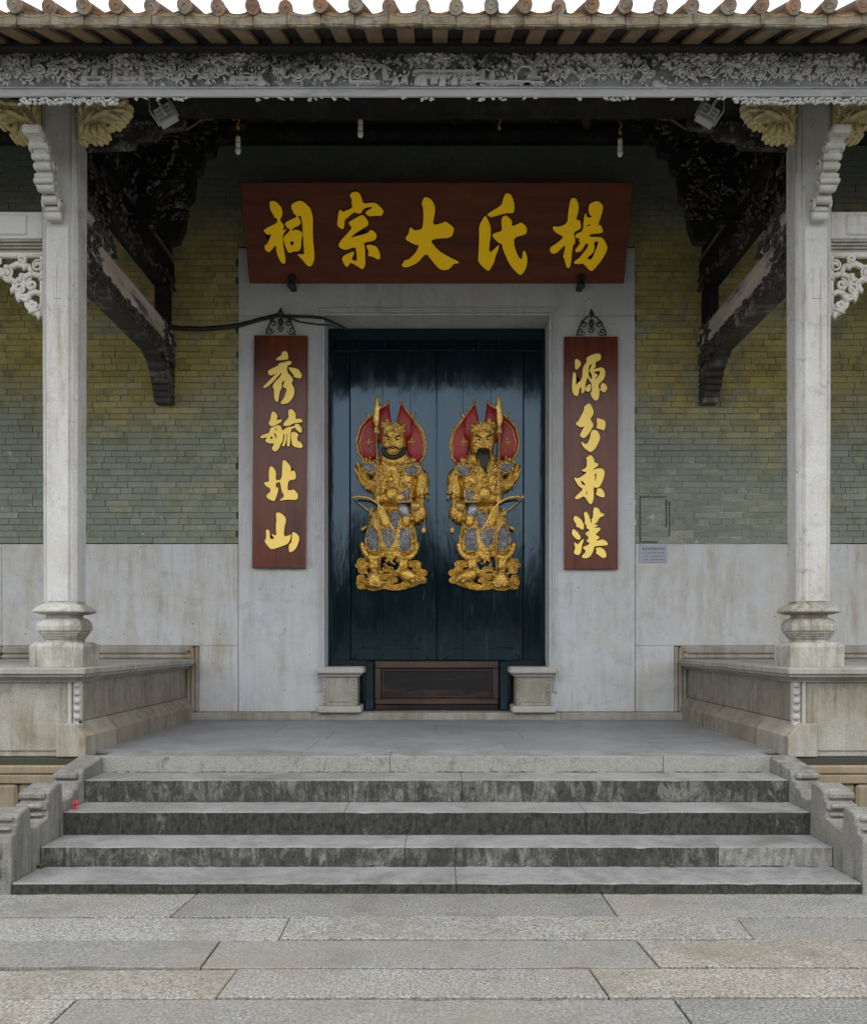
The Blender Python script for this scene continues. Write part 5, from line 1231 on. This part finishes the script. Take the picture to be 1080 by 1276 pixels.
lamp_pend(296.5, ZP(146), ZP(192), True, 'white socket on orange cord, farthest left under the roof')
lamp_pend(449, ZP(129), ZP(171), True, 'white socket on orange cord left of the roof centre')
lamp_pend(622, ZP(146), ZP(168), False, 'bare orange cord end without a socket right of centre')
lamp_pend(772.5, ZP(152), ZP(195), True, 'white socket on orange cord, farthest right under the roof')

def flood(s, label):
    t = thing('floodlight', label, 'lamp', (s*2.06, 6.58, 5.42), 'floodlights beside the frames')
    c = Vector((s*2.06, 6.60, 5.49)); a = R(30)
    def xf(u, w, v):
        u2, v2 = u*math.cos(a)-v*math.sin(a), u*math.sin(a)+v*math.cos(a)
        return (c.x-s*u2*.8, c.y-w*.8, c.z+v2*.8)
    m = MB(xf=xf); m.box(-.09, .09, -.05, .02, -.075, .075, .008); m.build('housing', M['lampgrey'], t)
    m = MB(xf=xf); 
    for k in range(4): m.box(-.085, .085, .02, .045, -.07+k*.042, -.052+k*.042)
    m.box(-.012, .012, .02, .07, -.02, .14, .004)
    m.build('fins', M['lampgrey'], t)
    m = MB(xf=xf); m.tube([(-.1, -.01, -.05), (-.11, -.01, .12), (-.06, -.01, .22)], .009, 6); m.tube([(.1, -.01, -.05), (.105, -.01, .12), (.05, -.01, .24)], .009, 6); m.build('yoke', M['lampgrey'], t)
flood(-1, 'grey white floodlight hung beside the left timber frame'); flood(1, 'grey white floodlight hung beside the right timber frame')

def px_at(px, py, y): return ((px-544)*y/1080, y, CZ+(797-py)*y/1080)
m = MB()
cp = [(205, 407), (222, 409), (250, 410), (280, 408), (300, 405), (325, 398), (348, 393), (366, 394), (385, 394.5), (402, 396), (418, 403), (432, 410)]
m.tube([px_at(a, b, 9.53) for a, b in cp], [.022]*5+[.016]*7, 7)
m.tube([px_at(a, b, 9.52) for a, b in ((348, 394), (360, 396), (375, 401), (395, 404), (412, 405), (425, 410))], .008, 6)
m.tube([px_at(a, b-2, 9.535) for a, b in cp[:7]], .011, 6)
tag(m.build('power_cable', M['cable']), 'black cable sagging from the left timber frame to the door corner', 'cable')

# notice plate
nx0, nx1 = (796.5-544)/113, (831-544)/113; nz0, nz1 = CZ+(797-701)/113, CZ+(797-679.5)/113
nt_ = thing('notice_plate', 'small blue grey notice plate on the right granite dado', 'sign', ((nx0+nx1)/2, WY, nz0))
MB().box(nx0, nx1, WY-.018, WY-.009, nz0, nz1, .002).build('plate', M['noticeplate'], nt_)
m = MB(); rr = random.Random(4); Wd, Hd = nx1-nx0, nz1-nz0
for (row, n, sz, x0) in ((.80, 8, .024, .11), (.57, 7, .016, .24), (.37, 9, .015, .17), (.17, 9, .015, .17)):
    for k in range(n):
        if row < .5 and k == 2: continue
        cx = nx0+Wd*x0+k*(Wd*(1-x0-.06)/n)+sz/2; cz = nz0+Hd*row
        for q in range(3): m.box(cx-sz*.42, cx+sz*.42, WY-.0195, WY-.0175, cz-sz*.45+q*sz*.36, cz-sz*.45+q*sz*.36+sz*.17)
        m.box(cx-sz*.08+rr.uniform(-.3, .3)*sz, cx+sz*.08, WY-.0199, WY-.0175, cz-sz*.45, cz+sz*.45)
m.build('small_print', M['ink'], nt_, kind='stuff')

# crumpled red paper and weeds on the steps
m = MB(); c = px_at(97, 994, 5.95); rr = random.Random(2)
for k in range(9):
    a, b = rr.uniform(0, 6), rr.uniform(0, 6); p = Vector((c[0]+rr.uniform(-.008, .012), 5.9+rr.uniform(-.02, .02), .342+rr.uniform(0, .05)))
    u = Vector((math.cos(a), .3, math.sin(a)))*.018; v = Vector((math.cos(b), -.2, math.sin(b)))*.018
    m.add([p-u, p+v, p+u, p-v], [(0, 1, 2, 3)])
tag(m.build('crumpled_paper', M['redpaper']), 'crumpled scrap of red paper at the left end of a step', 'litter')
def weed(x, y, z, n, r, label):
    m = MB(); rr = random.Random(int(abs(x*1000)))
    for k in range(n):
        a = rr.uniform(0, 6.3); e = rr.uniform(.3, 1.2); L = rr.uniform(.5, 1)*r; d = Vector((math.cos(a)*math.cos(e), math.sin(a)*math.cos(e), math.sin(e)))*L; s = Vector((-math.sin(a), math.cos(a), 0))*L*.25
        p = Vector((x, y, z)); m.add([p, p+d*.5+s, p+d, p+d*.5-s], [(0, 1, 2, 3)])
    tag(m.build('weed', M['weed']), label, 'plant', 'tiny weeds in the stone joints')
weed(-2.485, 5.44, .062, 16, .04, 'tiny green weed at the left end of the lowest tread')
weed(.78+.7, 5.46, .062, 14, .03, 'tiny green weed in the joint of the lowest tread at right')
weed(-2.72, 6.63, FZ+.235, 18, .04, 'tiny green weed on the shoulder of the left plinth')

# trees standing across the forecourt behind the camera, seen only as the dark half of the doors' reflection
m = MB(); rr = random.Random(99)
for k in range(26):
    cx, cy, h = -34+k*2.7+rr.uniform(-1, 1), -26+rr.uniform(-3, 3), rr.uniform(4.6, 7.5)
    m.tube([(cx, cy, -.05), (cx, cy, h*.5)], [.22, .12], 6)
    for q in range(900):
        a, b, r = rr.uniform(0, 6.283), rr.uniform(-1, 1), rr.random()**.4
        p = Vector((cx+2.2*r*math.cos(a)*math.sqrt(1-b*b), cy+2.0*r*math.sin(a)*math.sqrt(1-b*b), h*.55+h*.45*r*b))
        u = Vector((rr.uniform(-1, 1), rr.uniform(-1, 1), rr.uniform(-1, 1))).normalized()*.42; v = u.cross(Vector((rr.uniform(-1, 1), rr.uniform(-1, 1), rr.uniform(-1, 1)))).normalized()*.33
        m.add([p-u, p+v, p+u, p-v], [(0, 1, 2, 3)])
o = m.build('tree_belt', M['leafwall']); o['kind'] = 'stuff'; o['label'] = 'dark belt of trees across the forecourt'; o['category'] = 'trees'
